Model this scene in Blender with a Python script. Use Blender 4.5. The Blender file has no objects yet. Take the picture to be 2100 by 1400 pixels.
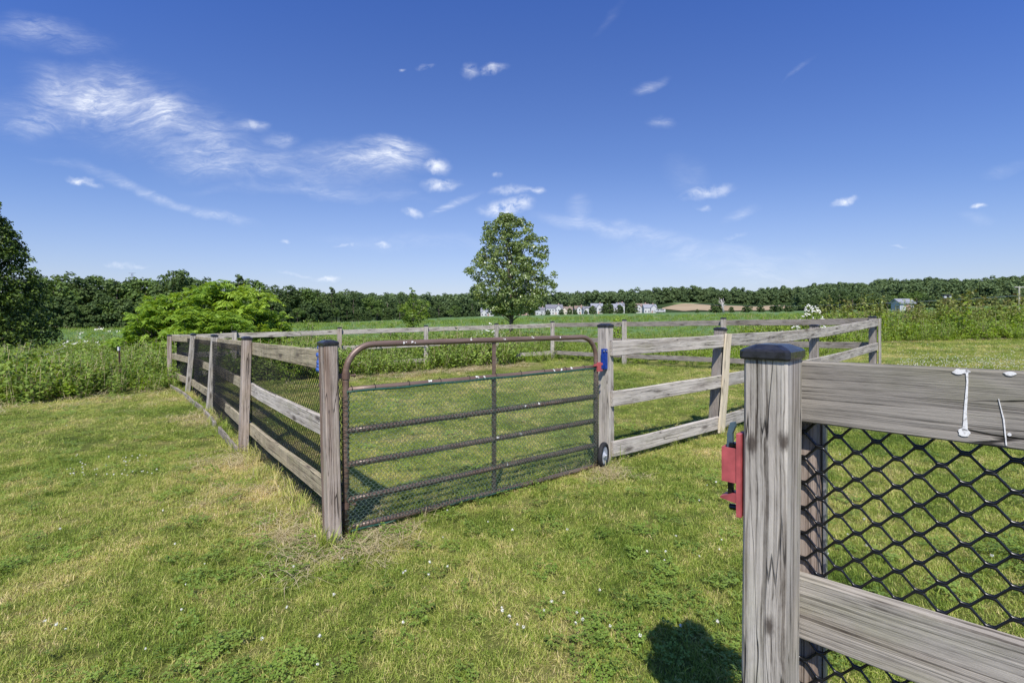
import bpy, math, random
import numpy as np
from mathutils import Vector, Matrix

SC = bpy.context.scene
COL = SC.collection
R = math.radians
F = 1020.8          # focal length in pixels of the 2100 px wide frame
EYE = 1.47
HZ = 655.0
rng = np.random.default_rng(7)
random.seed(7)

# ------------------------------------------------------------------ camera
cam = bpy.data.cameras.new('camera')
cam.lens = 17.5; cam.sensor_width = 36; cam.sensor_fit = 'HORIZONTAL'
cam.shift_y = -(700 - HZ) / 2100
cam.clip_start = 0.05; cam.clip_end = 6000
camo = bpy.data.objects.new('camera', cam); COL.objects.link(camo)
camo.location = (0, 0, EYE); camo.rotation_euler = (R(90), 0, 0)
SC.camera = camo

# ------------------------------------------------------------------ light
SUN_EL = 51.4
SHX, SHY = 0.050, 0.80          # ground shadow of a 1 m post
az = math.atan2(SHX, SHY)      # shadow direction, from +Y towards +X
sun = bpy.data.lights.new('sun', 'SUN'); sun.energy = 4.3; sun.angle = R(0.5); sun.color = (1.0, 0.955, 0.88)
suno = bpy.data.objects.new('sun', sun); COL.objects.link(suno)
L = Vector((math.sin(az) * math.cos(R(SUN_EL)), math.cos(az) * math.cos(R(SUN_EL)), -math.sin(R(SUN_EL))))
suno.rotation_euler = L.to_track_quat('-Z', 'Y').to_euler()
suno.location = (0, 0, 30)
SC.view_settings.view_transform = 'Standard'; SC.view_settings.look = 'None'
SC.view_settings.exposure = 0.45; SC.view_settings.gamma = 1.0
SC.view_settings.use_curve_mapping = False
try:
    SC.cycles.max_bounces = 6; SC.cycles.transparent_max_bounces = 8
except Exception:
    pass


class NT:
    """tiny helper over a node tree"""
    def __init__(s, tree):
        s.t = tree; s.n = tree.nodes; s.l = tree.links

    def new(s, typ, **kw):
        nd = s.n.new(typ)
        for k, v in kw.items():
            setattr(nd, k, v)
        return nd

    def set(s, sock, v):
        if isinstance(v, bpy.types.NodeSocket):
            s.l.new(v, sock)
        elif v is not None:
            sock.default_value = v

    def math(s, op, a, b=None, c=None, clamp=False):
        nd = s.new('ShaderNodeMath', operation=op, use_clamp=clamp)
        for i, v in enumerate((a, b, c)):
            if v is not None: s.set(nd.inputs[i], v)
        return nd.outputs[0]

    def vmath(s, op, a, b=None):
        nd = s.new('ShaderNodeVectorMath', operation=op)
        s.set(nd.inputs[0], a)
        if b is not None: s.set(nd.inputs[1], b)
        return nd

    def mapping(s, vec, loc=(0, 0, 0), rot=(0, 0, 0), scale=(1, 1, 1), typ='POINT'):
        nd = s.new('ShaderNodeMapping', vector_type=typ)
        s.set(nd.inputs['Vector'], vec)
        nd.inputs['Location'].default_value = loc
        nd.inputs['Rotation'].default_value = rot
        nd.inputs['Scale'].default_value = scale
        return nd.outputs[0]

    def noise(s, vec, scale=5, detail=4, rough=0.5, dist=0.0):
        nd = s.new('ShaderNodeTexNoise')
        s.set(nd.inputs['Vector'], vec)
        nd.inputs['Scale'].default_value = scale; nd.inputs['Detail'].default_value = detail
        nd.inputs['Roughness'].default_value = rough; nd.inputs['Distortion'].default_value = dist
        return nd.outputs[0]

    def ramp(s, fac, stops, interp='LINEAR'):
        nd = s.new('ShaderNodeValToRGB'); nd.color_ramp.interpolation = interp
        el = nd.color_ramp.elements
        while len(el) < len(stops): el.new(0.5)
        for e, (p, c) in zip(el, stops):
            e.position = p
            e.color = (c, c, c, 1) if isinstance(c, (int, float)) else (*c, 1)
        s.set(nd.inputs[0], fac)
        return nd.outputs[0]

    def maprange(s, v, a, b, c=0.0, d=1.0, interp='LINEAR'):
        nd = s.new('ShaderNodeMapRange', interpolation_type=interp)
        s.set(nd.inputs[0], v)
        for i, x in enumerate((a, b, c, d)): s.set(nd.inputs[i + 1], x)
        return nd.outputs[0]

    def mix(s, fac, a, b, blend='MIX'):
        nd = s.new('ShaderNodeMix', data_type='RGBA', blend_type=blend)
        s.set(nd.inputs[0], fac)
        for i, v in ((6, a), (7, b)):
            if isinstance(v, tuple): v = (*v, 1) if len(v) == 3 else v
            s.set(nd.inputs[i], v)
        return nd.outputs[2]


# ------------------------------------------------------------------ world: sky and clouds
W = bpy.data.worlds.new('World'); SC.world = W; W.use_nodes = True
wn = NT(W.node_tree)
for n in list(wn.n): wn.n.remove(n)
sky = wn.new('ShaderNodeTexSky', sky_type='NISHITA')
sky.sun_disc = False; sky.sun_elevation = R(SUN_EL)
sky.sun_rotation = math.atan2(-L.x, -L.y)
sky.altitude = 0; sky.air_density = 1.0; sky.dust_density = 0.35; sky.ozone_density = 2.2
tc = wn.new('ShaderNodeTexCoord')
sep = wn.new('ShaderNodeSeparateXYZ'); wn.set(sep.inputs[0], tc.outputs['Generated'])
yy = wn.math('MAXIMUM', sep.outputs[1], 0.08)
u = wn.math('DIVIDE', sep.outputs[0], yy); v = wn.math('DIVIDE', sep.outputs[2], yy)
comb = wn.new('ShaderNodeCombineXYZ'); wn.set(comb.inputs[0], u); wn.set(comb.inputs[1], v)
uv = comb.outputs[0]


def warp(vec, scale, amt, stretch=(1, 1, 1)):
    nd = wn.new('ShaderNodeTexNoise'); wn.set(nd.inputs['Vector'], wn.mapping(vec, scale=stretch))
    nd.inputs['Scale'].default_value = scale; nd.inputs['Detail'].default_value = 5
    a = wn.vmath('SUBTRACT', nd.outputs['Color'], (0.5, 0.5, 0.5)).outputs[0]
    b = wn.new('ShaderNodeVectorMath', operation='SCALE'); wn.set(b.inputs[0], a); b.inputs['Scale'].default_value = amt
    return wn.vmath('ADD', vec, b.outputs[0]).outputs[0]


def blobs(vec, lst, inner=0.0, outer=1.0):
    """sum of soft ellipses: (px, py, half width, half height, tilt deg, weight); directions on the sky"""
    acc = None
    for (px, py, a, b, rot, wt) in lst:
        cu, cv = (px - 1050) / F, (HZ - py) / F
        m = wn.mapping(vec, loc=(cu, cv, 0), rot=(0, 0, R(-rot)), scale=(a / F, b / F, 1), typ='TEXTURE')
        ln = wn.vmath('LENGTH', m).outputs['Value']
        e = wn.maprange(ln, inner, outer, wt, 0.0, 'SMOOTHSTEP')
        acc = e if acc is None else wn.math('ADD', acc, e)
    return acc


uvw = warp(uv, 5.0, 0.10)
uvf = warp(warp(uv, 14.0, 0.03), 60.0, 0.010)
wisps = [(205, 195, 190, 80, 14, .75), (120, 165, 110, 45, 25, .35), (330, 215, 110, 45, 10, .45), (90, 60, 180, 50, 10, .28), (60, 230, 130, 60, 5, .30),
         (380, 265, 330, 90, 18, .26), (560, 345, 330, 60, 10, .36), (250, 230, 330, 130, 12, .22), (440, 265, 100, 40, 12, .32), (760, 325, 150, 55, 0, .80),
         (640, 400, 300, 18, 4, .25), (820, 300, 80, 30, 10, .45),
         (520, 255, 55, 20, 5, .6), (590, 285, 50, 26, 15, .55),
         (280, 385, 250, 17, 17, .45), (440, 440, 110, 12, 17, .3),
         (1230, 470, 190, 22, 9, .38), (1190, 430, 30, 45, 0, .26), (930, 425, 80, 14, -24, .45), (1400, 500, 200, 30, 6, .22),
         (1540, 540, 330, 55, 3, .26), (900, 500, 300, 22, 3, .16),
         (1410, 350, 70, 60, 20, .22), (1340, 165, 52, 16, -28, .35), (1355, 245, 42, 16, 5, .28), (2060, 345, 80, 22, -8, .25),
         (1640, 150, 60, 8, -42, .12), (2000, 455, 60, 20, 5, .15), (1520, 440, 50, 16, -15, .25), (1250, 30, 70, 12, -40, .10)]
mk = blobs(uvw, wisps)
nf = wn.noise(wn.mapping(warp(uv, 4.0, .16), rot=(0, 0, R(14)), scale=(1.0, 4.6, 1)), 11, 10, .68, .6)
ng_ = wn.noise(wn.mapping(warp(uv, 6.0, .10), rot=(0, 0, R(20)), scale=(1.0, 8.0, 1)), 22, 8, .7, .4)
nb = wn.noise(wn.mapping(uvw, scale=(1, 1.6, 1)), 7, 6, .55)
nn = wn.math('MULTIPLY', wn.math('MULTIPLY', wn.maprange(nf, .36, .72), wn.maprange(nb, .28, .70)), wn.maprange(ng_, .25, .65, .35, 1.25))
d1 = wn.math('MULTIPLY', mk, wn.math('ADD', wn.math('MULTIPLY', nn, 1.65), .15), clamp=True)
puffs = [(1035, 424, 66, 22, -6, 1.2), (1075, 412, 26, 12, 0, .6), (893, 340, 40, 20, 8, 1.0), (905, 378, 55, 18, -5, .8), (1050, 392, 60, 12, 0, .55),
         (1100, 392, 24, 9, 0, .6), (800, 316, 50, 26, 0, .55), (845, 438, 28, 11, 0, .8), (165, 370, 34, 11, 10, .85), (190, 382, 26, 8, 15, .6),
         (245, 540, 42, 8, 3, .65), (290, 544, 40, 5, 0, .35), (962, 146, 26, 24, 60, .55), (1010, 142, 40, 14, -15, .7), (872, 140, 24, 8, -10, .4),
         (826, 146, 8, 6, 0, .4), (1450, 396, 70, 17, -10, .7), (1732, 412, 36, 10, -14, .95), (2006, 424, 24, 8, 0, .75), (1441, 430, 20, 9, 0, .5),
         (730, 500, 14, 9, 0, .75), (785, 501, 22, 9, 0, .75), (700, 500, 30, 5, 0, .3), (583, 497, 16, 6, 0, .5), (668, 571, 44, 9, 0, .7), (610, 564, 50, 5, 6, .3),
         (1020, 360, 13, 7, 0, .45), (520, 258, 40, 14, 8, .55), (1840, 506, 26, 4, 0, .25), (1510, 482, 36, 6, -14, .3), (585, 287, 26, 14, 15, .4)]
mp = blobs(uvf, puffs)
pn = wn.noise(wn.mapping(uvf, scale=(1, 1.5, 1)), 34, 7, .6)
d2 = wn.math('MULTIPLY', mp, wn.maprange(pn, .33, .62), clamp=True)
dens = wn.math('MAXIMUM', d1, d2, clamp=True)
front = wn.maprange(sep.outputs[1], .1, .25)
dens = wn.math('MULTIPLY', dens, front)
veil = wn.maprange(v, -0.01, 0.34, 1.0, 0.0, 'SMOOTHSTEP')
hsv = wn.new('ShaderNodeHueSaturation'); hsv.inputs['Saturation'].default_value = 1.0; hsv.inputs['Value'].default_value = 1.0
wn.set(hsv.inputs['Color'], sky.outputs[0])
gain = wn.mix(1.0, hsv.outputs[0], (1.0, 1.0, 1.0), 'MULTIPLY')
gain = wn.mix(wn.math('MULTIPLY', veil, 0.30), gain, (6.6, 7.6, 9.2))
tint = wn.ramp(wn.math('DIVIDE', v, .66, clamp=True), [(0.0, (.72, .69, .80)), (.10, (.70, .69, .82)), (.53, (.60, .70, 1.03)), (.97, (.45, .64, 1.17))])
gain = wn.mix(1.0, gain, tint, 'MULTIPLY')
cc = wn.mix(wn.math('MULTIPLY', dens, .90), gain, (7.6, 7.9, 8.5))
bg = wn.new('ShaderNodeBackground'); bg.inputs['Strength'].default_value = 0.10
wn.set(bg.inputs['Color'], cc)
wo = wn.new('ShaderNodeOutputWorld'); wn.set(wo.inputs['Surface'], bg.outputs[0])

# ------------------------------------------------------------------ terrain function
_te = np.array([-2.0, -1.03, -.73, -.34, -.05, .245, .64, 1.03, 2.0])
_ye = np.array([674, 672, 671, 660, 648.5, 642, 637, 627, 620.0])
_de = np.array([110, 110, 120, 170, 280, 300, 300, 200, 200.0])
_s = (HZ - (_ye - 1501 / _de)) / F
_tr = np.array([-2, -.6, -.34, -.05, .10, .2, .255, .30, .39, .49, .56, .635, .75, .83, .90, .98, 1.1, 2])
_yr = np.array([628, 628, 622, 616, 612, 606, 604, 597, 594, 600, 594, 587, 584, 582, 590, 587, 584, 584.0])   # ridge tree tops, px


def sm(x):
    x = np.clip(x, 0, 1); return x * x * (3 - 2 * x)


def zg(x, y):
    x = np.asarray(x, float); y = np.asarray(y, float)
    yp = np.maximum(y, 1.0)
    t = np.clip(x / yp, -2, 2)
    s = np.interp(t, _te, _s)
    w = sm((y - 16) / 55)
    z = (1 - w) * .026 * x + w * yp * s
    de = np.interp(t, _te, _de)
    hr = EYE + (HZ - np.interp(t, _tr, _yr)) / F * 620 - 13
    h = hr * sm((y - de - 20) / 330)
    zf = np.maximum(z, h)
    ww = sm((y - de) / 60)
    return z * (1 - ww) + zf * ww


def zgf(x, y): return float(zg(x, y))


def gp(px, py):
    """ground point under an image position, near ground"""
    van = HZ - .026 * (px - 1050)
    d = EYE * F / (py - van)
    x = (px - 1050) / F * d
    return x, d


# ------------------------------------------------------------------ mesh helpers
class MB:
    def __init__(s): s.v = []; s.f = []; s.m = []; s.n = 0

    def add(s, V, Fc, mi=0):
        V = np.asarray(V, float).reshape(-1, 3)
        s.v.append(V)
        for f in Fc: s.f.append(tuple(int(i) + s.n for i in f)); s.m.append(mi)
        s.n += len(V)

    def box(s, c, size, M=None, mi=0, ch=0.0):
        x, y, z = [q / 2 for q in size]
        if ch > 0:
            prof = [(-y + ch, -z), (y - ch, -z), (y, -z + ch), (y, z - ch), (y - ch, z), (-y + ch, z), (-y, z - ch), (-y, -z + ch)]
            V = [(sx, a, b) for sx in (-x, x) for a, b in prof]
            Fc = [(i, (i + 1) % 8, (i + 1) % 8 + 8, i + 8) for i in range(8)] + [tuple(range(7, -1, -1)), tuple(range(8, 16))]
        else:
            V = [(sx * x, sy * y, sz * z) for sx in (-1, 1) for sy in (-1, 1) for sz in (-1, 1)]
            Fc = [(0, 1, 3, 2), (4, 6, 7, 5), (0, 4, 5, 1), (2, 3, 7, 6), (0, 2, 6, 4), (1, 5, 7, 3)]
        V = np.array(V)
        if M is not None: V = V @ np.array(M.to_3x3()).T
        s.add(V + np.array(c), Fc, mi)

    def tube(s, pts, r, sides=8, mi=0, cap=True, closed=False):
        P = np.array(pts, float); n = len(P)
        rr = np.full(n, r) if np.isscalar(r) else np.array(r, float)
        T = np.gradient(P, axis=0)
        if closed:
            T = np.roll(P, -1, 0) - np.roll(P, 1, 0)
        T /= np.linalg.norm(T, axis=1)[:, None] + 1e-12
        up = np.array([0, 0, 1.0])
        if abs(T[0] @ up) > .9: up = np.array([1.0, 0, 0])
        a = np.cross(T[0], up); a /= np.linalg.norm(a)
        V = []
        for i in range(n):
            a = a - (a @ T[i]) * T[i]; a /= np.linalg.norm(a) + 1e-12
            b = np.cross(T[i], a)
            ang = np.arange(sides) * 2 * np.pi / sides
            V.append(P[i] + rr[i] * (np.cos(ang)[:, None] * a + np.sin(ang)[:, None] * b))
        V = np.concatenate(V)
        Fc = []
        for i in range(n - 1 + (1 if closed else 0)):
            j = (i + 1) % n
            for k in range(sides):
                k2 = (k + 1) % sides
                Fc.append((i * sides + k, i * sides + k2, j * sides + k2, j * sides + k))
        if cap and not closed:
            Fc.append(tuple(range(sides - 1, -1, -1))); Fc.append(tuple((n - 1) * sides + k for k in range(sides)))
        s.add(V, Fc, mi)

    def mesh(s, name, mats, smooth=False):
        me = bpy.data.meshes.new(name)
        V = np.concatenate(s.v) if s.v else np.zeros((0, 3))
        me.from_pydata(V.tolist(), [], s.f)
        for m in (mats if isinstance(mats, (list, tuple)) else [mats]): me.materials.append(m)
        if len(s.m): me.polygons.foreach_set('material_index', s.m)
        if smooth: me.polygons.foreach_set('use_smooth', [True] * len(s.f))
        me.update()
        return me


def quads_mesh(name, V, mats, mi=None, smooth=False):
    """V: (n,4,3) quads"""
    n = len(V)
    me = bpy.data.meshes.new(name)
    me.vertices.add(n * 4); me.vertices.foreach_set('co', np.asarray(V, np.float32).reshape(-1))
    me.loops.add(n * 4); me.loops.foreach_set('vertex_index', np.arange(n * 4, dtype=np.int32))
    me.polygons.add(n)
    me.polygons.foreach_set('loop_start', np.arange(n, dtype=np.int32) * 4)
    me.polygons.foreach_set('loop_total', np.full(n, 4, np.int32))
    for m in (mats if isinstance(mats, (list, tuple)) else [mats]): me.materials.append(m)
    if mi is not None: me.polygons.foreach_set('material_index', np.asarray(mi, np.int32))
    me.update(calc_edges=True)
    return me


def link(name, data, parent=None, M=None):
    o = bpy.data.objects.new(name, data); COL.objects.link(o)
    if parent is not None: o.parent = parent
    if M is not None: o.matrix_basis = M
    return o


def tag(o, label=None, cat=None, group=None, kind=None):
    if label: o['label'] = label
    if cat: o['category'] = cat
    if group: o['group'] = group
    if kind: o['kind'] = kind
    return o


def thing(name, loc, label, cat, group=None, rz=0.0, sc=1.0):
    o = link(name, None); o.location = loc; o.rotation_euler = (0, 0, rz); o.scale = (sc, sc, sc)
    return tag(o, label, cat, group)


def copy_tree(o, parent=None):
    c = o.copy(); COL.objects.link(c); c.parent = parent
    for ch in list(o.children): copy_tree(ch, c)
    return c


# ------------------------------------------------------------------ materials
def mat(name):
    m = bpy.data.materials.new(name); m.use_nodes = True
    t = NT(m.node_tree)
    for n in list(t.n):
        t.n.remove(n)
    t.out = t.new('ShaderNodeOutputMaterial')
    return m, t


def principled(t, col, rough=.7, metal=0.0, bump=None, bstr=.3, bdist=.01, spec=.5):
    p = t.new('ShaderNodeBsdfPrincipled')
    if isinstance(col, tuple): col = (*col, 1)
    t.set(p.inputs['Base Color'], col); t.set(p.inputs['Roughness'], rough); p.inputs['Metallic'].default_value = metal
    p.inputs['Specular IOR Level'].default_value = spec
    if bump is not None:
        b = t.new('ShaderNodeBump'); b.inputs['Strength'].default_value = bstr; b.inputs['Distance'].default_value = bdist
        t.set(b.inputs['Height'], bump); t.set(p.inputs['Normal'], b.outputs[0])
    t.l.new(p.outputs[0], t.out.inputs['Surface'])
    return p


def simple(name, col, rough=.6, metal=0.0, var=.15, scale=20, spec=.5):
    m, t = mat(name)
    tcn = t.new('ShaderNodeTexCoord')
    n = t.noise(tcn.outputs['Object'], scale, 4)
    c = t.mix(t.maprange(n, .3, .7), tuple(q * (1 - var) for q in col), tuple(min(1, q * (1 + var)) for q in col))
    principled(t, c, rough, metal, n, .15, .004, spec)
    return m


def wood(name, light=(.51, .47, .405), dark=(.058, .048, .038), warm=(.27, .18, .12), warmth=.25, lichen=.0, fine=1.0, worn=.5, knots=()):
    m, t = mat(name)
    tcn = t.new('ShaderNodeTexCoord'); oi = t.new('ShaderNodeObjectInfo')
    off = t.new('ShaderNodeCombineXYZ')
    rnd = oi.outputs['Random']
    t.set(off.inputs[0], t.math('MULTIPLY', rnd, 37.0)); t.set(off.inputs[1], t.math('MULTIPLY', rnd, 1.7)); t.set(off.inputs[2], t.math('MULTIPLY', rnd, 0.9))
    p = t.vmath('ADD', tcn.outputs['Object'], off.outputs[0]).outputs[0]
    # knots warp the grain
    kn = t.new('ShaderNodeTexVoronoi'); t.set(kn.inputs['Vector'], t.mapping(p, scale=(2.1, 7.5, 7.5))); kn.inputs['Scale'].default_value = 1
    kd = kn.outputs['Distance']
    knot = t.maprange(kd, .05, .22, 1, 0, 'SMOOTHSTEP')
    bend = t.maprange(kd, .0, .6, 1, 0, 'SMOOTHSTEP')
    wob = t.noise(t.mapping(p, scale=(1.3, 5, 5)), 1.5, 3)
    fibk = t.noise(t.mapping(p, scale=(1, 2.2, 2.2)), 30, 3, .6)
    for (kx, ky, kz, kr) in knots:
        dv = t.vmath('LENGTH', t.mapping(t.vmath('SUBTRACT', tcn.outputs['Object'], (kx, ky, kz)).outputs[0], scale=(.45 / kr, 1 / kr, .4 / kr))).outputs['Value']
        dv = t.math('ADD', dv, t.math('MULTIPLY', t.math('SUBTRACT', fibk, .5), 1.6))
        knot = t.math('MAXIMUM', knot, t.maprange(dv, .3, 1.25, 1.15, 0, 'SMOOTHSTEP'))
        bend = t.math('ADD', bend, t.maprange(dv, .6, 4.5, .8, 0, 'SMOOTHSTEP'))
    sp = t.new('ShaderNodeSeparateXYZ'); t.set(sp.inputs[0], t.mapping(p, scale=(.35, 1, 1)))
    yz = t.math('SQRT', t.math('ADD', t.math('POWER', t.math('ADD', sp.outputs[1], .07), 2), t.math('POWER', t.math('ADD', sp.outputs[2], .03), 2)))
    rv = t.math('ADD', yz, t.math('ADD', t.math('MULTIPLY', wob, .09), t.math('MULTIPLY', bend, .035)))
    ring = t.math('SINE', t.math('MULTIPLY', rv, 520 * fine))
    ring = t.maprange(ring, -1, 1)
    fib = t.noise(t.mapping(p, scale=(3.5, 210, 210)), 1.6, 4, .7)
    fib2 = t.noise(t.mapping(p, scale=(1.1, 62, 62)), 1.2, 4, .65)
    sc3 = t.new('ShaderNodeCombineXYZ'); dd_ = t.math('MULTIPLY', t.math('SUBTRACT', t.math('ADD', wob, t.math('MULTIPLY', bend, .25)), .5), .016)
    t.set(sc3.inputs[1], dd_); t.set(sc3.inputs[2], dd_)
    pw = t.vmath('ADD', p, sc3.outputs[0]).outputs[0]
    fib3 = t.noise(t.mapping(pw, scale=(.9, 118 * fine, 118 * fine)), 1.3, 3, .55)
    lines = t.maprange(fib3, .36, .56)
    fib4 = t.noise(t.mapping(pw, scale=(1.6, 52, 52)), 1.3, 2, .5)
    deep = t.maprange(fib4, .28, .36)
    blot = t.noise(t.mapping(p, scale=(2.6, 9, 9)), 1.5, 6, .7)
    g = t.math('ADD', t.math('MULTIPLY', ring, .05), t.math('ADD', t.math('MULTIPLY', t.maprange(fib, .33, .66), .26), t.math('ADD', t.math('MULTIPLY', lines, .42), t.math('MULTIPLY', t.math('MULTIPLY', t.maprange(fib2, .35, .65), deep), .28))))
    g = t.math('ADD', t.math('MULTIPLY', g, .68), t.math('MULTIPLY', t.maprange(blot, .34, .66), .36))
    c = t.ramp(g, [(.20, dark), (.42, tuple(.55 * l + .45 * d for l, d in zip(light, dark))), (.78, light)])
    wm = t.noise(t.mapping(p, scale=(1.0, 16, 16)), .9, 3)
    c = t.mix(t.math('MULTIPLY', t.maprange(wm, .48, .68), warmth), c, t.mix(g, tuple(q * .5 for q in warm), warm))
    if lichen > 0:
        ln = t.noise(t.mapping(p, scale=(9, 6, 6)), 2.0, 6, .7)
        c = t.mix(t.math('MULTIPLY', t.maprange(ln, .52, .66), lichen), c, (.30, .29, .17))
        st = t.noise(t.mapping(p, scale=(14, 3, 3)), 1.2, 3)
        c = t.mix(t.math('MULTIPLY', t.maprange(st, .5, .7), lichen * .6), c, (.10, .09, .07))
    alg = t.noise(t.mapping(p, scale=(1.8, 7, 7)), 1.1, 5, .7)
    c = t.mix(t.math('MULTIPLY', t.maprange(alg, .52, .68), .45), c, t.mix(1.0, c, (.62, .66, .46), 'MULTIPLY'))
    c = t.mix(t.math('MULTIPLY', t.maprange(fib3, .36, .46, 1, 0), .42), c, t.mix(1.0, c, (.30, .28, .25), 'MULTIPLY'))
    c = t.mix(t.math('MULTIPLY', knot, .78), c, (.06, .045, .035))
    ck = t.noise(t.mapping(p, scale=(1.2, 26, 26)), 1.0, 2, .4, .12)
    crack = t.maprange(t.math('ABSOLUTE', t.math('SUBTRACT', ck, .5)), .002, .009, 1, 0)
    cm = t.maprange(t.noise(t.mapping(p, scale=(1.5, 9, 9)), 1.1, 2), .44, .52)
    crack = t.math('MULTIPLY', crack, cm)
    c = t.mix(t.math('MULTIPLY', crack, .9), c, (.018, .015, .013))
    hgt = t.math('SUBTRACT', g, t.math('MULTIPLY', crack, 1.6))
    principled(t, c, .88, 0, hgt, .75, .003, .25)
    return m


WOOD = wood('weathered_wood')
WOOD_L = wood('lichen_wood', light=(.45, .385, .26), dark=(.10, .082, .055), warmth=.25, lichen=.55)
WOOD_D = wood('dark_old_wood', light=(.36, .32, .275), dark=(.055, .046, .038), warmth=.2)
WOOD_B = wood('bleached_wood', light=(.57, .52, .45), dark=(.13, .11, .09), warmth=.2)
WOOD_P = wood('brown_post_wood', light=(.46, .385, .32), dark=(.10, .072, .052), warm=(.20, .115, .075), warmth=.75)
WOOD_N = wood('new_lumber', light=(.74, .64, .47), dark=(.56, .46, .32), warm=(.55, .42, .28), warmth=.3, worn=.1)
CAP = None
m, t = mat('black_cap_plastic')
tcn = t.new('ShaderNodeTexCoord'); n = t.noise(tcn.outputs['Object'], 60, 4)
principled(t, t.mix(t.maprange(n, .3, .8), (.012, .012, .014), (.035, .035, .038)), t.maprange(n, .3, .7, .22, .42), 0, n, .12, .002, .5)
CAP = m
NET = simple('black_net_plastic', (.006, .006, .006), .26, 0, .3, 30)
NET2 = simple('black_net_matt', (.008, .008, .009), .6, 0, .3, 30, .3)
WIRE = simple('green_coated_wire', (.10, .145, .115), .45, .0, .4, 50)
WRAPW = simple('dark_green_wire', (.035, .048, .040), .5, .0, .4, 50)
m, t = mat('white_droppings')
tcn = t.new('ShaderNodeTexCoord'); n = t.noise(tcn.outputs['Object'], 160, 4, .7)
principled(t, t.mix(t.maprange(n, .30, .48), (.38, .36, .33), (.76, .75, .72)), .9, 0, n, .5, .001, .1)
WHT = m
BLUE = simple('blue_paint', (.012, .045, .26), .38, 0, .25, 40)
RED = simple('faded_red_paint', (.40, .080, .082), .5, 0, .22, 35)
SLATE = simple('slate_steel', (.09, .14, .17), .4, .3, .2, 40)
STEEL = simple('galvanised_steel', (.45, .46, .48), .38, .7, .2, 60)
RUB = simple('black_rubber', (.022, .022, .024), .75, 0, .3, 40, .3)
GREYP = simple('grey_painted_rim', (.48, .50, .54), .4, .1, .08, 30)
BLUECLOTH = simple('blue_strap', (.07, .16, .50), .8, 0, .3, 60)
DARKW = simple('rust_tpost', (.085, .045, .035), .85, 0, .4, 30)

m, t = mat('brown_gate_paint')
tcn = t.new('ShaderNodeTexCoord'); ob = tcn.outputs['Object']
n = t.noise(t.mapping(ob, scale=(4, 40, 40)), 1, 5, .6)
sp = t.noise(t.mapping(ob, scale=(9, 9, 9)), 3, 4, .7)
c = t.mix(t.maprange(n, .3, .7), (.13, .082, .062), (.21, .145, .112))
c = t.mix(t.maprange(sp, .68, .74), c, (.45, .42, .38))
principled(t, c, t.maprange(n, .3, .7, .32, .5), .15, n, .08, .002, .5)
GATE = m


def foliage(name, cols, transl=.35, rough=.5, scale=3.0, sheen=.35, world=True, tint=None):
    """cols: list of 3 colours dark..light; varied from leaf to leaf (per island) and from clump to clump"""
    m, t = mat(name)
    geo = t.new('ShaderNodeNewGeometry'); oi = t.new('ShaderNodeObjectInfo')
    n = t.noise(geo.outputs['Position'], scale, 3)
    a = t.math('ADD', t.math('MULTIPLY', geo.outputs['Random Per Island'], .5), t.math('ADD', t.math('MULTIPLY', n, .6), t.math('MULTIPLY', oi.outputs['Random'], .36)))
    st = [(.25, cols[0]), (.6, cols[1]), (1.0, cols[2])]
    c = t.ramp(a, st)
    d = t.new('ShaderNodeBsdfPrincipled'); t.set(d.inputs['Base Color'], c); d.inputs['Roughness'].default_value = rough
    d.inputs['Specular IOR Level'].default_value = sheen
    tr = t.new('ShaderNodeBsdfTranslucent'); t.set(tr.inputs['Color'], t.mix(1.0, c, (1.5, 1.35, .55), 'MULTIPLY'))
    mx = t.new('ShaderNodeMixShader'); mx.inputs[0].default_value = transl
    t.l.new(d.outputs[0], mx.inputs[1]); t.l.new(tr.outputs[0], mx.inputs[2]); t.l.new(mx.outputs[0], t.out.inputs['Surface'])
    return m


F_TREE = foliage('lone_tree_leaves', [(.070, .115, .030), (.135, .20, .050), (.24, .30, .095)], .28, .38, 2.0, .6)
F_DARK = foliage('dark_evergreen_leaves', [(.012, .028, .006), (.034, .064, .010), (.14, .21, .030)], .15, .5, 2.5, .3)
F_SUMAC = foliage('sumac_leaves', [(.09, .175, .022), (.20, .33, .040), (.34, .47, .065)], .42, .5, 2.2, .3)
F_YEL = foliage('young_tree_leaves', [(.09, .15, .02), (.16, .24, .03), (.26, .34, .05)], .38, .5, 2, .3)
F_WOOD = foliage('woodland_leaves', [(.032, .060, .020), (.060, .100, .030), (.105, .155, .044)], .22, .6, .12, .2)
F_WOOD2 = foliage('woodland_leaves_light', [(.050, .090, .022), (.088, .145, .032), (.14, .21, .048)], .22, .6, .12, .2)
F_FAR = foliage('ridge_leaves', [(.060, .098, .042), (.095, .145, .056), (.13, .185, .070)], .2, .7, .03, .2)
F_WEED = foliage('weed_leaves', [(.075, .135, .020), (.150, .235, .036), (.28, .38, .075)], .38, .5, .8, .3)
F_WEED_Y = foliage('bright_weed_leaves', [(.105, .185, .016), (.20, .31, .026), (.32, .44, .055)], .42, .5, .8, .3)
F_RED = foliage('reddish_shoots', [(.16, .09, .05), (.20, .20, .06), (.24, .30, .07)], .3, .5, 1, .3)
F_STRAW = foliage('straw', [(.30, .24, .13), (.42, .35, .20), (.52, .45, .28)], .2, .7, 1, .2)
F_WHITE = foliage('white_petals', [(.60, .60, .52), (.72, .72, .66), (.8, .8, .76)], .2, .7, 1, .2)
BARK = simple('bark', (.13, .105, .085), .95, 0, .35, 12, .2)
BARK_P = simple('pale_dead_wood', (.42, .39, .36), .9, 0, .2, 6, .2)


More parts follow.
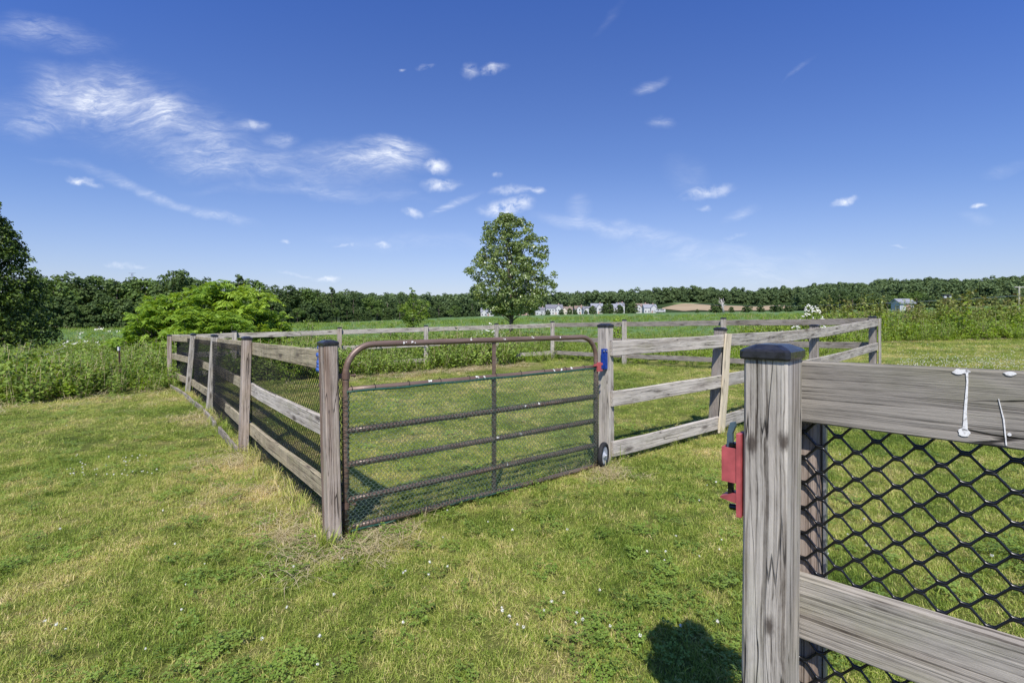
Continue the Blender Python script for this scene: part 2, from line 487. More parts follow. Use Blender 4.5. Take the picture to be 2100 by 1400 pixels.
def lawn_colour(t, vec):
    """green / dry patch colour of the mown lawn, by place"""
    n1 = t.noise(vec, .62, 4, .55, .3)
    n2 = t.noise(vec, 2.4, 4, .6)
    n3 = t.noise(vec, 9.0, 3, .6)
    a = t.math('ADD', t.math('MULTIPLY', n1, .52), t.math('ADD', t.math('MULTIPLY', n2, .34), t.math('MULTIPLY', n3, .18)))
    for (cx, cy, rx, ry, wt) in ((-2.9, 4.4, 1.6, 2.6, .055), (-1.5, 2.2, .9, .7, .035), (-2.4, 2.0, .9, .8, .05), (-6.5, 10.3, 2.5, 1.2, .05)):
        dv = t.vmath('LENGTH', t.mapping(vec, loc=(-cx / rx, -cy / ry, 0), scale=(1 / rx, 1 / ry, 0))).outputs['Value']
        a = t.math('ADD', a, t.maprange(dv, .2, 1.2, wt, 0, 'SMOOTHSTEP'))
    return t.maprange(a, .38, .68, .27, .66)


def grass_mat(name, dry=False, ground=False):
    m, t = mat(name)
    geo = t.new('ShaderNodeNewGeometry'); oi = t.new('ShaderNodeObjectInfo')
    pos = geo.outputs['Position']
    flat = t.mapping(pos, scale=(1, 1, 0))
    a = lawn_colour(t, flat)
    if ground:
        c = t.ramp(a, [(.30, (.09, .12, .022)), (.45, (.18, .20, .050)), (.60, (.34, .29, .12)), (.73, (.48, .38, .21))])
        f = t.noise(flat, 90, 5, .7); f2 = t.noise(flat, 400, 3, .7)
        c = t.mix(t.maprange(f, .3, .7), t.mix(1.0, c, (.55, .58, .5), 'MULTIPLY'), t.mix(1.0, c, (1.35, 1.35, 1.3), 'MULTIPLY'))
        principled(t, c, .95, 0, t.math('ADD', f, f2), .8, .02, .1)
        return m
    b = t.math('ADD', a, t.math('MULTIPLY', t.math('SUBTRACT', oi.outputs['Random'], .5), .14))
    b = t.math('ADD', b, t.math('MULTIPLY', t.math('SUBTRACT', geo.outputs['Random Per Island'], .5), .22))
    if dry: b = t.math('ADD', b, .13)
    c = t.ramp(b, [(.28, (.115, .190, .026)), (.40, (.245, .335, .045)), (.51, (.40, .465, .095)), (.64, (.64, .56, .22)), (.78, (.78, .62, .36))])
    d = t.new('ShaderNodeBsdfPrincipled'); t.set(d.inputs['Base Color'], c); d.inputs['Roughness'].default_value = .5
    d.inputs['Specular IOR Level'].default_value = .3
    tr = t.new('ShaderNodeBsdfTranslucent'); t.set(tr.inputs['Color'], t.mix(1.0, c, (1.3, 1.25, .7), 'MULTIPLY'))
    mx = t.new('ShaderNodeMixShader'); mx.inputs[0].default_value = .35
    t.l.new(d.outputs[0], mx.inputs[1]); t.l.new(tr.outputs[0], mx.inputs[2]); t.l.new(mx.outputs[0], t.out.inputs['Surface'])
    return m


G_BLADE = grass_mat('lawn_blades'); G_DRY = grass_mat('dry_blades', True); G_GROUND = grass_mat('lawn_soil', ground=True)
G_CLOVER = foliage('clover_leaves', [(.09, .15, .022), (.16, .25, .036), (.25, .35, .07)], .3, .5, 3, .3)

m, t = mat('crop_field')
geo = t.new('ShaderNodeNewGeometry'); flat = t.mapping(geo.outputs['Position'], scale=(1, 1, 0))
rows = t.new('ShaderNodeTexWave', wave_type='BANDS', bands_direction='Y'); t.set(rows.inputs['Vector'], t.mapping(flat, rot=(0, 0, R(-8)))); rows.inputs['Scale'].default_value = .35
rows.inputs['Distortion'].default_value = 2.0
n1 = t.noise(t.mapping(flat, scale=(.3, 1, 1)), .05, 4); n2 = t.noise(flat, 1.2, 5, .7)
c = t.mix(t.maprange(n1, .35, .65), (.095, .175, .060), (.13, .205, .070))
c = t.mix(t.math('MULTIPLY', t.maprange(n2, .45, .75), .5), c, (.16, .22, .085))
c = t.mix(t.math('MULTIPLY', rows.outputs['Fac'], .18), c, (.06, .10, .035))
principled(t, c, .95, 0, n2, .6, .15, .1)
CROP = m
m, t = mat('bare_soil')
geo = t.new('ShaderNodeNewGeometry'); n = t.noise(t.mapping(geo.outputs['Position'], scale=(.3, 1, 1)), .12, 5)
principled(t, t.mix(t.maprange(n, .3, .7), (.28, .21, .13), (.40, .32, .21)), .95, 0, None, .3, .1, .1)
SOIL = m
HILL = simple('hill_undergrowth', (.03, .05, .015), .95, 0, .4, .03, .1)

# ------------------------------------------------------------------ ground
def axis(n, near, far):
    a = np.linspace(-1, 1, n); k = 6.2
    return np.sinh(a * k) / np.sinh(k) * far


xs = np.concatenate([axis(190, 1, 1500)])
ys = np.concatenate([np.linspace(-60, -4, 8), np.linspace(-3, 30, 60), 30 * np.exp(np.linspace(.03, np.log(1400 / 30), 120))])
X, Y = np.meshgrid(xs, ys)
Z = zg(X, Y)
und = .015 * np.sin(X * 1.7 + 1) * np.cos(Y * 1.3) * np.exp(-np.maximum(0, Y - 3) / 12)
nx, ny = len(xs), len(ys)
VV = np.stack([X, Y, Z], -1).reshape(-1, 3)
ii, jj = np.meshgrid(np.arange(nx - 1), np.arange(ny - 1))
a = (jj * nx + ii).ravel()
FF = np.stack([a, a + 1, a + nx + 1, a + nx], -1)
cen = VV[FF].mean(1)
tcx = cen[:, 0] / np.maximum(cen[:, 1], 1)
dedge = np.interp(tcx, _te, _de)
is_far = cen[:, 1] > dedge + 25
is_field = (cen[:, 1] > 27) & ~is_far
is_lawn = ~is_far & ~is_field


def sub_mesh(name, mask, material, label):
    f = FF[mask]; idx, inv = np.unique(f, return_inverse=True)
    me = bpy.data.meshes.new(name); me.from_pydata(VV[idx].tolist(), [], inv.reshape(-1, 4).tolist())
    me.materials.append(material); me.polygons.foreach_set('use_smooth', [True] * len(me.polygons)); me.update()
    o = link(name, me); tag(o, label, None, None, 'structure'); return o


sub_mesh('lawn', is_lawn, G_GROUND, 'mown lawn with dry tan patches around the fence')
sub_mesh('crop_field', is_field, CROP, 'wide flat green crop field beyond the fence')
sub_mesh('hills', is_far, HILL, 'low wooded hills along the horizon')


# ------------------------------------------------------------------ scatter (stuff)
def scatter(name, variants, pts, rot, scl, idx, label, cat):
    coll = bpy.data.collections.new(name + '_kinds')
    for k, me in enumerate(variants):
        o = bpy.data.objects.new('%s_kind_%02d' % (name, k), me); coll.objects.link(o)
    n = len(pts)
    me = bpy.data.meshes.new(name); me.vertices.add(n); me.vertices.foreach_set('co', np.asarray(pts, np.float32).ravel())
    for nm, ty, arr in (('rot', 'FLOAT_VECTOR', rot), ('scl', 'FLOAT_VECTOR', scl), ('idx', 'INT', idx)):
        at = me.attributes.new(nm, ty, 'POINT')
        at.data.foreach_set('vector' if ty == 'FLOAT_VECTOR' else 'value', np.asarray(arr, np.int32 if ty == 'INT' else np.float32).ravel())
    me.update()
    ob = link(name, me)
    ng = bpy.data.node_groups.new(name, 'GeometryNodeTree')
    ng.interface.new_socket('Geometry', in_out='INPUT', socket_type='NodeSocketGeometry')
    ng.interface.new_socket('Geometry', in_out='OUTPUT', socket_type='NodeSocketGeometry')
    gi = ng.nodes.new('NodeGroupInput'); go = ng.nodes.new('NodeGroupOutput')
    ci = ng.nodes.new('GeometryNodeCollectionInfo'); ci.inputs['Collection'].default_value = coll
    ci.inputs['Separate Children'].default_value = True; ci.inputs['Reset Children'].default_value = True
    ip = ng.nodes.new('GeometryNodeInstanceOnPoints'); ip.inputs['Pick Instance'].default_value = True
    lk = ng.links.new
    for nm, ty, sock in (('rot', 'FLOAT_VECTOR', 'Rotation'), ('scl', 'FLOAT_VECTOR', 'Scale'), ('idx', 'INT', 'Instance Index')):
        na = ng.nodes.new('GeometryNodeInputNamedAttribute'); na.data_type = ty; na.inputs['Name'].default_value = nm
        lk(na.outputs['Attribute'], ip.inputs[sock])
    lk(gi.outputs[0], ip.inputs['Points']); lk(ci.outputs[0], ip.inputs['Instance']); lk(ip.outputs[0], go.inputs[0])
    md = ob.modifiers.new('scatter', 'NODES'); md.node_group = ng
    tag(ob, label, cat, None, 'stuff')
    return ob


def rand_rot(n, tilt=.15):
    return np.stack([rng.normal(0, tilt, n), rng.normal(0, tilt, n), rng.uniform(0, 6.283, n)], -1)


def blades(n, h, w, rad, lean=.5, curl=.6):
    """n bent grass blades, two quads each"""
    out = []
    for _ in range(n):
        a = rng.uniform(0, 6.283); r = rad * math.sqrt(rng.uniform()); b = np.array([r * math.cos(a), r * math.sin(a), -.004])
        d = rng.uniform(0, 6.283); dv = np.array([math.cos(d), math.sin(d), 0]); sd = np.array([-dv[1], dv[0], 0])
        hh = h * rng.uniform(.45, 1.15); l = lean * rng.uniform(.2, 1.2); ww = w * rng.uniform(.7, 1.3) / 2
        p1 = b + np.array([0, 0, hh * .6]) + dv * hh * l * .4
        p2 = b + np.array([0, 0, hh * (1 - .25 * l)]) + dv * hh * l * (1 + curl * rng.uniform(0, .6))
        out.append([b - sd * ww, b + sd * ww, p1 + sd * ww * .85, p1 - sd * ww * .85])
        out.append([p1 - sd * ww * .85, p1 + sd * ww * .85, p2 + sd * ww * .1, p2 - sd * ww * .1])
    return np.array(out)


def leaf_quads(C, size, N, aspect=.55, jit=.5, fold=0):
    """rhombic leaves at C, facing about N"""
    n = len(C); size = np.broadcast_to(size, n)
    N = N + rng.normal(0, jit, (n, 3)); N /= np.linalg.norm(N, axis=1)[:, None] + 1e-9
    A = rng.normal(0, 1, (n, 3)); A -= (A * N).sum(1)[:, None] * N; A /= np.linalg.norm(A, axis=1)[:, None] + 1e-9
    B = np.cross(N, A)
    s = (size * rng.uniform(.7, 1.3, n))[:, None]
    return np.stack([C - A * s * .5, C + B * s * aspect * .5 - A * s * .05, C + A * s * .5, C - B * s * aspect * .5 - A * s * .05], 1)


def in_poly(x, y, poly):
    inside = np.zeros(len(x), bool); n = len(poly); j = n - 1
    for i in range(n):
        xi, yi = poly[i]; xj, yj = poly[j]
        c = ((yi > y) != (yj > y)) & (x < (xj - xi) * (y - yi) / (yj - yi + 1e-12) + xi)
        inside ^= c; j = i
    return inside


# fence corners (metres): worked out from the post positions
P1 = np.array([-1.203, 3.345]); P2 = np.array([-3.14, 5.81]); P3 = np.array([-5.24, 8.6]); P4 = np.array([-7.12, 10.9]); P5 = np.array([-8.95, 13.0])
B1 = np.array([-7.58, 13.6]); B2 = np.array([-5.09, 14.7]); B3 = np.array([-2.72, 15.75]); B4 = np.array([-.52, 16.7]); BC = np.array([1.43, 17.6])
C1 = np.array([3.45, 15.3]); C2 = np.array([5.5, 12.95]); RC = np.array([7.5, 10.35])
G1 = np.array([.96, 5.05]); D1 = np.array([2.49, 6.16]); D2 = np.array([4.98, 8.23])

# areas of tall weeds
WEED_L = [(-60, 8.0), (-18, 8.6), (-10.2, 9.9), (-8.15, 11.6), (-7.9, 12.5), (-8.3, 12.9), (-6.6, 13.0), (-4.2, 13.3), (-2.0, 15.0), (-.1, 15.9), (1.4, 17.2),
          (1.8, 18.0), (2.6, 28), (-60, 28)]
WEED_R = [(1.3, 17.7), (3.7, 15.35), (5.7, 13.1), (7.2, 12.6), (11.5, 16.5), (16.5, 22.3), (22, 21.8), (34, 22.5), (34, 30), (2, 30)]


def weedy(x, y): return in_poly(x, y, WEED_L) | in_poly(x, y, WEED_R)


# lawn grass
gv = []
for k in range(6):
    q = blades(24, .034, .0023, .045, .85); gv.append(quads_mesh('tuft', q, G_BLADE))
for k in range(2):
    q = blades(18, .032, .0026, .05, 1.1); gv.append(quads_mesh('dry_tuft', q, G_DRY))
q = blades(9, .075, .0036, .03, .5); gv.append(quads_mesh('tall_tuft', q, G_BLADE))


def clover_patch(n, r):
    out = []
    for _ in range(n):
        a = rng.uniform(0, 6.283); rr = r * math.sqrt(rng.uniform()); c = np.array([rr * math.cos(a), rr * math.sin(a), rng.uniform(.022, .045)])
        a0 = rng.uniform(0, 6.283)
        for j in range(3):
            an = a0 + j * 2.094; d = np.array([math.cos(an), math.sin(an), rng.uniform(-.1, .35)]); s = np.array([-math.sin(an), math.cos(an), 0])
            sz = rng.uniform(.0055, .0095)
            out.append([c, c + d * sz * 1.1 + s * sz * .75, c + d * sz * 1.9, c + d * sz * 1.1 - s * sz * .75])
    return np.array(out)


gv.append(quads_mesh('clover', clover_patch(22, .07), G_CLOVER))
P = []; S = []; I = []
for (d0, d1, dens_, sc0) in ((.35, 2.0, 1300, .95), (2.0, 3.5, 1150, .95), (3.5, 6, 680, 1.05), (6, 10, 190, 1.45), (10, 16, 75, 2.0), (16, 28, 26, 3.0)):
    area = 1.25 * (d1 ** 2 - d0 ** 2) + 1.4 * (d1 - d0)
    n = int(area * dens_)
    y = np.sqrt(rng.uniform(d0 ** 2, d1 ** 2, n)); x = rng.uniform(-1, 1, n) * (1.25 * y + .7)
    keep = ~weedy(x, y) & ~((y > 14) & (x < 1))
    x, y = x[keep], y[keep]; n = len(x)
    P.append(np.stack([x, y, zg(x, y)], -1))
    s = sc0 * rng.uniform(.75, 1.3, n); S.append(np.stack([s, s, s * rng.uniform(.7, 1.1, n) * (1 if sc0 < 1.3 else .75)], -1))
    cl = np.sin(x * 1.9 + 2 * np.sin(y * 1.3)) * np.cos(y * 2.3 + x) + rng.normal(0, .35, n)
    k = rng.integers(0, 8, n); k[rng.uniform(size=n) < .02] = 8; k[(cl > .75) & (rng.uniform(size=n) < np.where(y < 3.2, .13, .03))] = 9; k[rng.uniform(size=n) < .012] = 9
    I.append(k)
P = np.concatenate(P); S = np.concatenate(S); I = np.concatenate(I)
scatter('lawn_grass', gv, P, rand_rot(len(P), .18), S, I, 'short mown grass with clover covering the whole lawn', 'grass')

# tall tufts close to post feet
Pt = []
for p in (P1, P2, P3, P4, P5, G1, D1, np.array([.62, 1.2]), B2, B3, BC, C1, C2, RC, D2):
    for _ in range(16):
        a = rng.uniform(0, 6.283); r = rng.uniform(.06, .17); Pt.append((p[0] + r * math.cos(a), p[1] + r * math.sin(a)))
for A_, B_ in ((P1, P2), (P2, P3), (P3, P4), (P4, P5), (G1, D1), (D1, D2), (P1 + [.3, .3], G1)):
    for _ in range(70):
        s = rng.uniform(); q = A_ * (1 - s) + B_ * s + rng.normal(0, .05, 2); Pt.append(tuple(q))
Pt = np.array(Pt); Pt = np.c_[Pt, zg(Pt[:, 0], Pt[:, 1])]
tv = [quads_mesh('edge_tuft', blades(14, .15, .0045, .035, .55), G_BLADE) for _ in range(3)] + [quads_mesh('edge_straw', blades(12, .10, .004, .05, 1.3), F_STRAW)]
n = len(Pt); s = rng.uniform(.5, 1.25, n)
scatter('long_grass', tv, Pt, rand_rot(n, .2), np.stack([s, s, s], -1), rng.integers(0, 4, n), 'longer unmown grass along the fence feet', 'grass')

# straw litter: dry clippings near the left fence
Pt = []
for (px, py, rx, n) in ((700, 1120, .22, 70), (505, 940, .30, 60), (445, 860, .4, 50), (560, 1000, .3, 30), (640, 1080, .25, 40), (1245, 965, .1, 8), (60, 800, 1.2, 60), (230, 812, 1.5, 70), (1260, 975, .15, 14)):
    gx, gy = gp(px, py)
    for _ in range(n): Pt.append((gx + rng.normal(0, rx), gy + rng.normal(0, rx * .8)))
for _ in range(260):
    s = rng.uniform(); x = -4.3 + s * 4.6; y = 13.35 + s * 3.2; Pt.append((x + rng.normal(0, .4), y - abs(rng.normal(0, .55))))
for _ in range(160):
    s = rng.uniform(); Pt.append((16.5 + s * 14, 22.2 + rng.normal(0, .2)))
Pt = np.array(Pt); Pt = np.c_[Pt, zg(Pt[:, 0], Pt[:, 1]) + .012]
sv = [quads_mesh('straw_litter', blades(26, .07, .0035, .10, 2.4), F_STRAW) for _ in range(3)]
n = len(Pt); s = rng.uniform(.6, 1.3, n) * (1 + (Pt[:, 1] > 8) * .8)
scatter('dry_clippings', sv, Pt, rand_rot(n, .1), np.stack([s, s, s * .5], -1), rng.integers(0, 3, n), 'dry straw coloured grass clippings lying by the fence feet', 'clippings')


# clover flowers
def flower_head():
    C = rng.normal(0, 1, (26, 3)); C /= np.linalg.norm(C, axis=1)[:, None]
    q = leaf_quads(C * .0065 + [0, 0, .055], .0075, C, .6, .3)
    stem = blades(1, .052, .0018, .001, .05)
    return quads_mesh('clover_flower', np.concatenate([q, stem]), [F_WHITE, G_CLOVER], [0] * 26 + [1] * 2)


Pt = []
for (px, py) in ((1024, 1275), (1040, 1281), (1113, 1266), (1125, 1258), (1196, 1292), (1180, 1296), (1056, 1296), (588, 1262), (695, 1238), (120, 1100), (385, 1209), (380, 1260),
                 (1075, 1310), (870, 1194), (1324, 1146), (1369, 1149), (1433, 1152), (1471, 1138), (1482, 1118), (1468, 1002), (1185, 1277), (833, 1187), (1050, 1104), (910, 1110), (1000, 1080),
                 (1030, 1262), (650, 1385), (135, 878), (334, 1059), (1250, 1305), (1735, 1107), (1777, 1136), (2035, 1160), (832, 1190), (1640, 1000), (1700, 1150), (1900, 990), (1390, 1110)):
    Pt.append(gp(px, py))
for _ in range(44):
    gx, gy = gp(rng.uniform(140, 320), rng.uniform(940, 985)); Pt.append((gx, gy))
for _ in range(36):
    gx, gy = gp(rng.uniform(100, 2050), rng.uniform(880, 1390)); Pt.append((gx, gy))
n1 = len(Pt)
for _ in range(900):
    gx, gy = gp(rng.uniform(1840, 2300), rng.normal(741, 9) + 6); Pt.append((gx, gy))
for _ in range(90):
    gx, gy = gp(rng.uniform(1880, 2200), rng.uniform(708, 735)); Pt.append((gx, gy))
Pt = np.array(Pt); Pt = np.c_[Pt, zg(Pt[:, 0], Pt[:, 1])]
n = len(Pt); s = rng.uniform(.7, 1.15, n); s[n1:] *= 1.5
scatter('clover_flowers', [flower_head() for _ in range(3)], Pt, rand_rot(n, .2), np.stack([s, s, s * np.where(np.arange(n) < n1, .95, .9)], -1), rng.integers(0, 3, n), 'small round white clover blooms dotted over the lawn', 'clover')


# ------------------------------------------------------------------ weeds
def weed_plant(h, nstem, nleaf, size, spread, material, stem_mat=None, droop=.3, top_mat=None):
    Q = []; MI = []
    for s_ in range(nstem):
        a = rng.uniform(0, 6.283); base = np.array([math.cos(a), math.sin(a), 0]) * spread * .4 * rng.uniform()
        ln = np.array([math.cos(a), math.sin(a), 0]) * spread * rng.uniform(.3, 1)
        hh = h * rng.uniform(.6, 1.1)
        tt = np.linspace(0, 1, 5)
        pts = base + np.outer(tt ** 1.5, ln) + np.outer(tt, [0, 0, hh])
        for i in range(4):
            w = .006 * (1 - .5 * tt[i]); sd = np.array([-math.sin(a), math.cos(a), 0]) * w
            Q.append([pts[i] - sd, pts[i] + sd, pts[i + 1] + sd * .8, pts[i + 1] - sd * .8]); MI.append(1)
        k = nleaf
        tl = rng.uniform(.08, 1.02, k); c = base + np.outer(tl ** 1.5, ln) + np.outer(tl, [0, 0, hh])
        off = rng.normal(0, 1, (k, 3)); off[:, 2] *= .4; off /= np.linalg.norm(off, axis=1)[:, None]
        c = c + off * size * rng.uniform(.4, 1.3, (k, 1))
        N = np.c_[off[:, :2] * .5, np.full(k, .9)]
        q = leaf_quads(c, size * rng.uniform(.7, 1.2, k), N, .55, .35)
        Q.extend(q); MI.extend([0 if (top_mat is None or x < .72) else 2 for x in tl])
    mats = [material, stem_mat or F_STRAW] + ([top_mat] if top_mat else [])
    return quads_mesh('weed', np.array(Q), mats, MI)


def wisp_grass(n, h):
    return quads_mesh('tall_grass', blades(n, h, .007, .12, .35), F_STRAW)


wv = [weed_plant(.85, 8, 22, .105, .38, F_WEED) for _ in range(3)] + \
     [weed_plant(.6, 9, 20, .095, .42, F_WEED_Y) for _ in range(2)] + \
     [weed_plant(1.0, 6, 24, .09, .28, F_WEED) for _ in range(2)] + \
     [quads_mesh('green_grass', blades(45, .75, .010, .18, .45), F_WEED_Y)] + \
     [wisp_grass(10, 1.0)]


def fill(poly, bbox, dens_):
    x0, x1, y0, y1 = bbox; n = int((x1 - x0) * (y1 - y0) * dens_)
    x = rng.uniform(x0, x1, n); y = rng.uniform(y0, y1, n); k = in_poly(x, y, poly) & (np.abs(x) < 1.25 * y + 1)
    return x[k], y[k]


def edge_dist(x, y, poly):
    d = np.full(len(x), 1e9)
    for i in range(len(poly)):
        a = np.array(poly[i - 1]); b = np.array(poly[i]); ab = b - a
        tt = np.clip(((x - a[0]) * ab[0] + (y - a[1]) * ab[1]) / (ab @ ab), 0, 1)
        d = np.minimum(d, np.hypot(x - a[0] - tt * ab[0], y - a[1] - tt * ab[1]))
    return d


x1_, y1_ = fill(WEED_L, (-35, 3, 8, 28), 11)
ed = edge_dist(x1_, y1_, WEED_L)
n = len(x1_)
s = rng.uniform(.7, 1.15, n) * np.clip(.80 + ed * .25, .80, 1.08)
s *= .92 + .16 * np.sin(x1_ * .7 + y1_ * .9)
s = np.where(y1_ > 17, s * .88, s)
k = rng.choice(9, n, p=[.18, .18, .18, .07, .07, .13, .13, .045, .015])
k = np.where((y1_ > 15) & (rng.uniform(size=n) < .15) & (x1_ > -8), 7, k)
scatter('weeds', wv, np.c_[x1_, y1_, zg(x1_, y1_) - .03], rand_rot(n, .12), np.stack([s, s, s], -1), k,
        'dense green weeds and tall grass left of and behind the fence', 'weeds')

x1_, y1_ = fill(WEED_R, (1, 34, 12, 30), 9)
ed = edge_dist(x1_, y1_, WEED_R); n = len(x1_)
s = rng.uniform(.7, 1.1, n) * np.clip(.5 + ed * .3, .5, 1.0) * np.where(x1_ > 13, 1.25, .62)
k = rng.choice(9, n, p=[.09, .09, .09, .27, .27, .03, .03, .11, .02])
scatter('bramble_weeds', wv, np.c_[x1_, y1_, zg(x1_, y1_) - .03], rand_rot(n, .12), np.stack([s, s, s], -1), k,
        'bright green low weeds and brambles along the right edge of the lawn', 'weeds')
# tall reddish shoots above the brambles
tvv = [weed_plant(1.7, 6, 34, .13, .38, F_WEED_Y, F_RED, top_mat=F_RED) for _ in range(3)]
n = 260
x1_ = rng.uniform(14, 31, n); y1_ = rng.uniform(23.5, 29, n)
kk = np.abs(x1_) < 1.2 * y1_; x1_, y1_ = x1_[kk], y1_[kk]; n = len(x1_)
s = rng.uniform(.62, 1.18, n) * np.clip(.55 + .7 * np.sin(x1_ * .9 + 1.0) ** 2, .5, 1.15) * np.clip((x1_ - 12) / 6, .45, 1)
scatter('tall_shoots', tvv, np.c_[x1_, y1_, zg(x1_, y1_)], rand_rot(n, .1), np.stack([s, s, s], -1), rng.integers(0, 3, n),
        'tall reddish shoots standing above the brambles on the right', 'weeds')
# sparse crop plants that give the field its texture
n = 9000
y1_ = 27 * np.exp(rng.uniform(0, 1.6, n)); x1_ = rng.uniform(-1.2, 1.2, n) * y1_
s = rng.uniform(.5, 1.0, n) * (y1_ / 27) ** .8 * .75
cv = [quads_mesh('crop_tuft', blades(24, .42, .02, .3, .5), F_WEED), quads_mesh('crop_tuft', blades(20, .38, .02, .35, .6), F_WEED_Y), quads_mesh('crop_tuft', blades(9, .7, .01, .3, .4), F_STRAW)]
scatter('crop_plants', cv, np.c_[x1_, y1_, zg(x1_, y1_)], rand_rot(n, .1), np.stack([s, s, s * .7], -1), rng.choice(3, n, p=[.55, .35, .10]),
        'young green crop plants growing across the field', 'crop')


# ------------------------------------------------------------------ trees
def lobed_crown(lobes, per, size, jit=.45, aspect=.6, up=.25, squash=.85):
    """leaves on the skins of many small lobes (x,y,z,r)"""
    Q = []
    for (x, y, z, r) in lobes:
        n = max(4, int(per * r * r))
        D = rng.normal(0, 1, (n, 3)); D /= np.linalg.norm(D, axis=1)[:, None]
        D[:, 2] = np.where(D[:, 2] < -.5, -D[:, 2], D[:, 2])
        C = np.array([x, y, z]) + D * r * rng.uniform(.55, 1.08, (n, 1)) * [1, 1, squash]
        Q.append(leaf_quads(C, size, D + [0, 0, up], aspect, jit))
    return np.concatenate(Q)


def limb_tubes(mb, trunk_h, r0, tips, start=.3):
    mb.tube([(0, 0, -.2), (r0 * .2, 0, trunk_h * .3), (0, r0 * .3, trunk_h * .65), (0, 0, trunk_h)], [r0 * 1.25, r0, r0 * .75, r0 * .25], 8)
    for (x, y, z) in tips:
        z0 = max(trunk_h * start, min(z * .62, trunk_h * .9)); k = rng.uniform(.3, .5)
        mb.tube([(0, 0, z0), (x * k, y * k, z0 + (z - z0) * .35), (x * .95, y * .95, z)], [r0 * .42, r0 * .26, r0 * .07], 5)


def make_tree(name, loc, label, cat, lobes, leafmat, per, size, trunk_h, r0, group=None, jit=.45, start=.3, bark=None, ntips=26, up=.25):
    t_ = thing(name, loc, label, cat, group)
    cr = link('crown', quads_mesh('crown', lobed_crown(lobes, per, size, jit, up=up), leafmat), t_)
    mb = MB(); idx = rng.choice(len(lobes), min(ntips, len(lobes)), replace=False)
    limb_tubes(mb, trunk_h, r0, [lobes[i][:3] for i in idx], start)
    link('trunk', mb.mesh('trunk', bark or BARK, True), t_)
    return t_


ORD = 'first second third fourth fifth sixth seventh eighth ninth tenth eleventh twelfth thirteenth fourteenth fifteenth sixteenth seventeenth eighteenth nineteenth twentieth'.split()
ORD += ['twenty-' + q for q in ORD[:9]] + ['thirtieth'] + ['thirty-' + q for q in ORD[:9]] + ['fortieth'] + ['forty-' + q for q in ORD[:9]] + ['fiftieth'] + ['fifty-' + q for q in ORD[:9]]


def loc_at(px, d): 
    x = (px - 1050) / F * d; return (x, d, zgf(x, d))


# the lone tree in the field
D0 = 36.0
lt = loc_at(1048, D0)
sc = D0 / F
def ltp(px, py): return ((px - 1048) * sc, EYE + (HZ - py) * sc - lt[2])
lobes = []
prof = [(445, -14, 10), (465, -52, 40), (500, -62, 62), (530, -74, 78), (560, -92, 82), (590, -84, 88), (615, -78, 78), (632, -66, 64), (644, -46, 44)]
for i in range(600):
    k = (len(prof) - 1.001) * rng.uniform(0, 1) ** .8; a_ = int(k); f_ = k - a_
    py = prof[a_][0] * (1 - f_) + prof[a_ + 1][0] * f_; l_ = prof[a_][1] * (1 - f_) + prof[a_ + 1][1] * f_; r_ = prof[a_][2] * (1 - f_) + prof[a_ + 1][2] * f_
    R_ = (r_ - l_) / 2 * sc; cx_ = (r_ + l_) / 2 * sc
    an = rng.uniform(0, 6.283); rr = R_ * (rng.uniform(.03, 1) ** .5) * .93
    lobes.append((cx_ + rr * math.cos(an), rr * math.sin(an), ltp(0, py)[1], rng.uniform(.20, .42)))
for (px, py, r) in ((1000, 462, .35), (1000, 478, .38), (1026, 447, .28), (1028, 462, .36), (1062, 458, .33), (1082, 458, .36), (1085, 475, .4), (1030, 440, .2), (1112, 495, .36), (1118, 510, .3),
                    (965, 562, .4), (975, 575, .36), (960, 557, .25), (985, 530, .35), (992, 525, .33), (1126, 520, .25), (1130, 590, .35), (1132, 565, .3), (972, 605, .3), (1000, 500, .4), (1008, 485, .42), (1138, 588, .2), (1118, 610, .3), (975, 590, .25)):
    x_, z_ = ltp(px, py)
    for _ in range(2): lobes.append((x_ + rng.normal(0, .1), rng.normal(0, .5), z_ + rng.normal(0, .1), r))
make_tree('field_tree', lt, 'lone broadleaf tree with an egg shaped crown standing in the crop field', 'tree', lobes, F_TREE, 430, .17, ltp(0, 520)[1], .13, None, .75, .12, None, 60, .1)

# young yellow-green tree left of it
D0 = 33.0; lt = loc_at(847, D0); sc = D0 / F
lobes = []
for (px, py, r) in ((846, 596, .22), (846, 606, .3), (848, 618, .35), (840, 630, .42), (858, 632, .38), (828, 636, .4), (868, 640, .42), (846, 645, .5), (836, 655, .45), (860, 656, .4), (878, 622, .18), (820, 632, .25), (846, 668, .4), (872, 650, .28), (826, 650, .3)):
    for _ in range(3): lobes.append(((px - 847) * sc + rng.normal(0, .12), rng.normal(0, .45), EYE + (HZ - py) * sc - lt[2] + rng.normal(0, .1), r * .8))
make_tree('young_tree', lt, 'small slender yellow green tree left of the lone field tree', 'tree', lobes, F_YEL, 420, .15, 2.2, .06, None, .8, .1, None, 12)

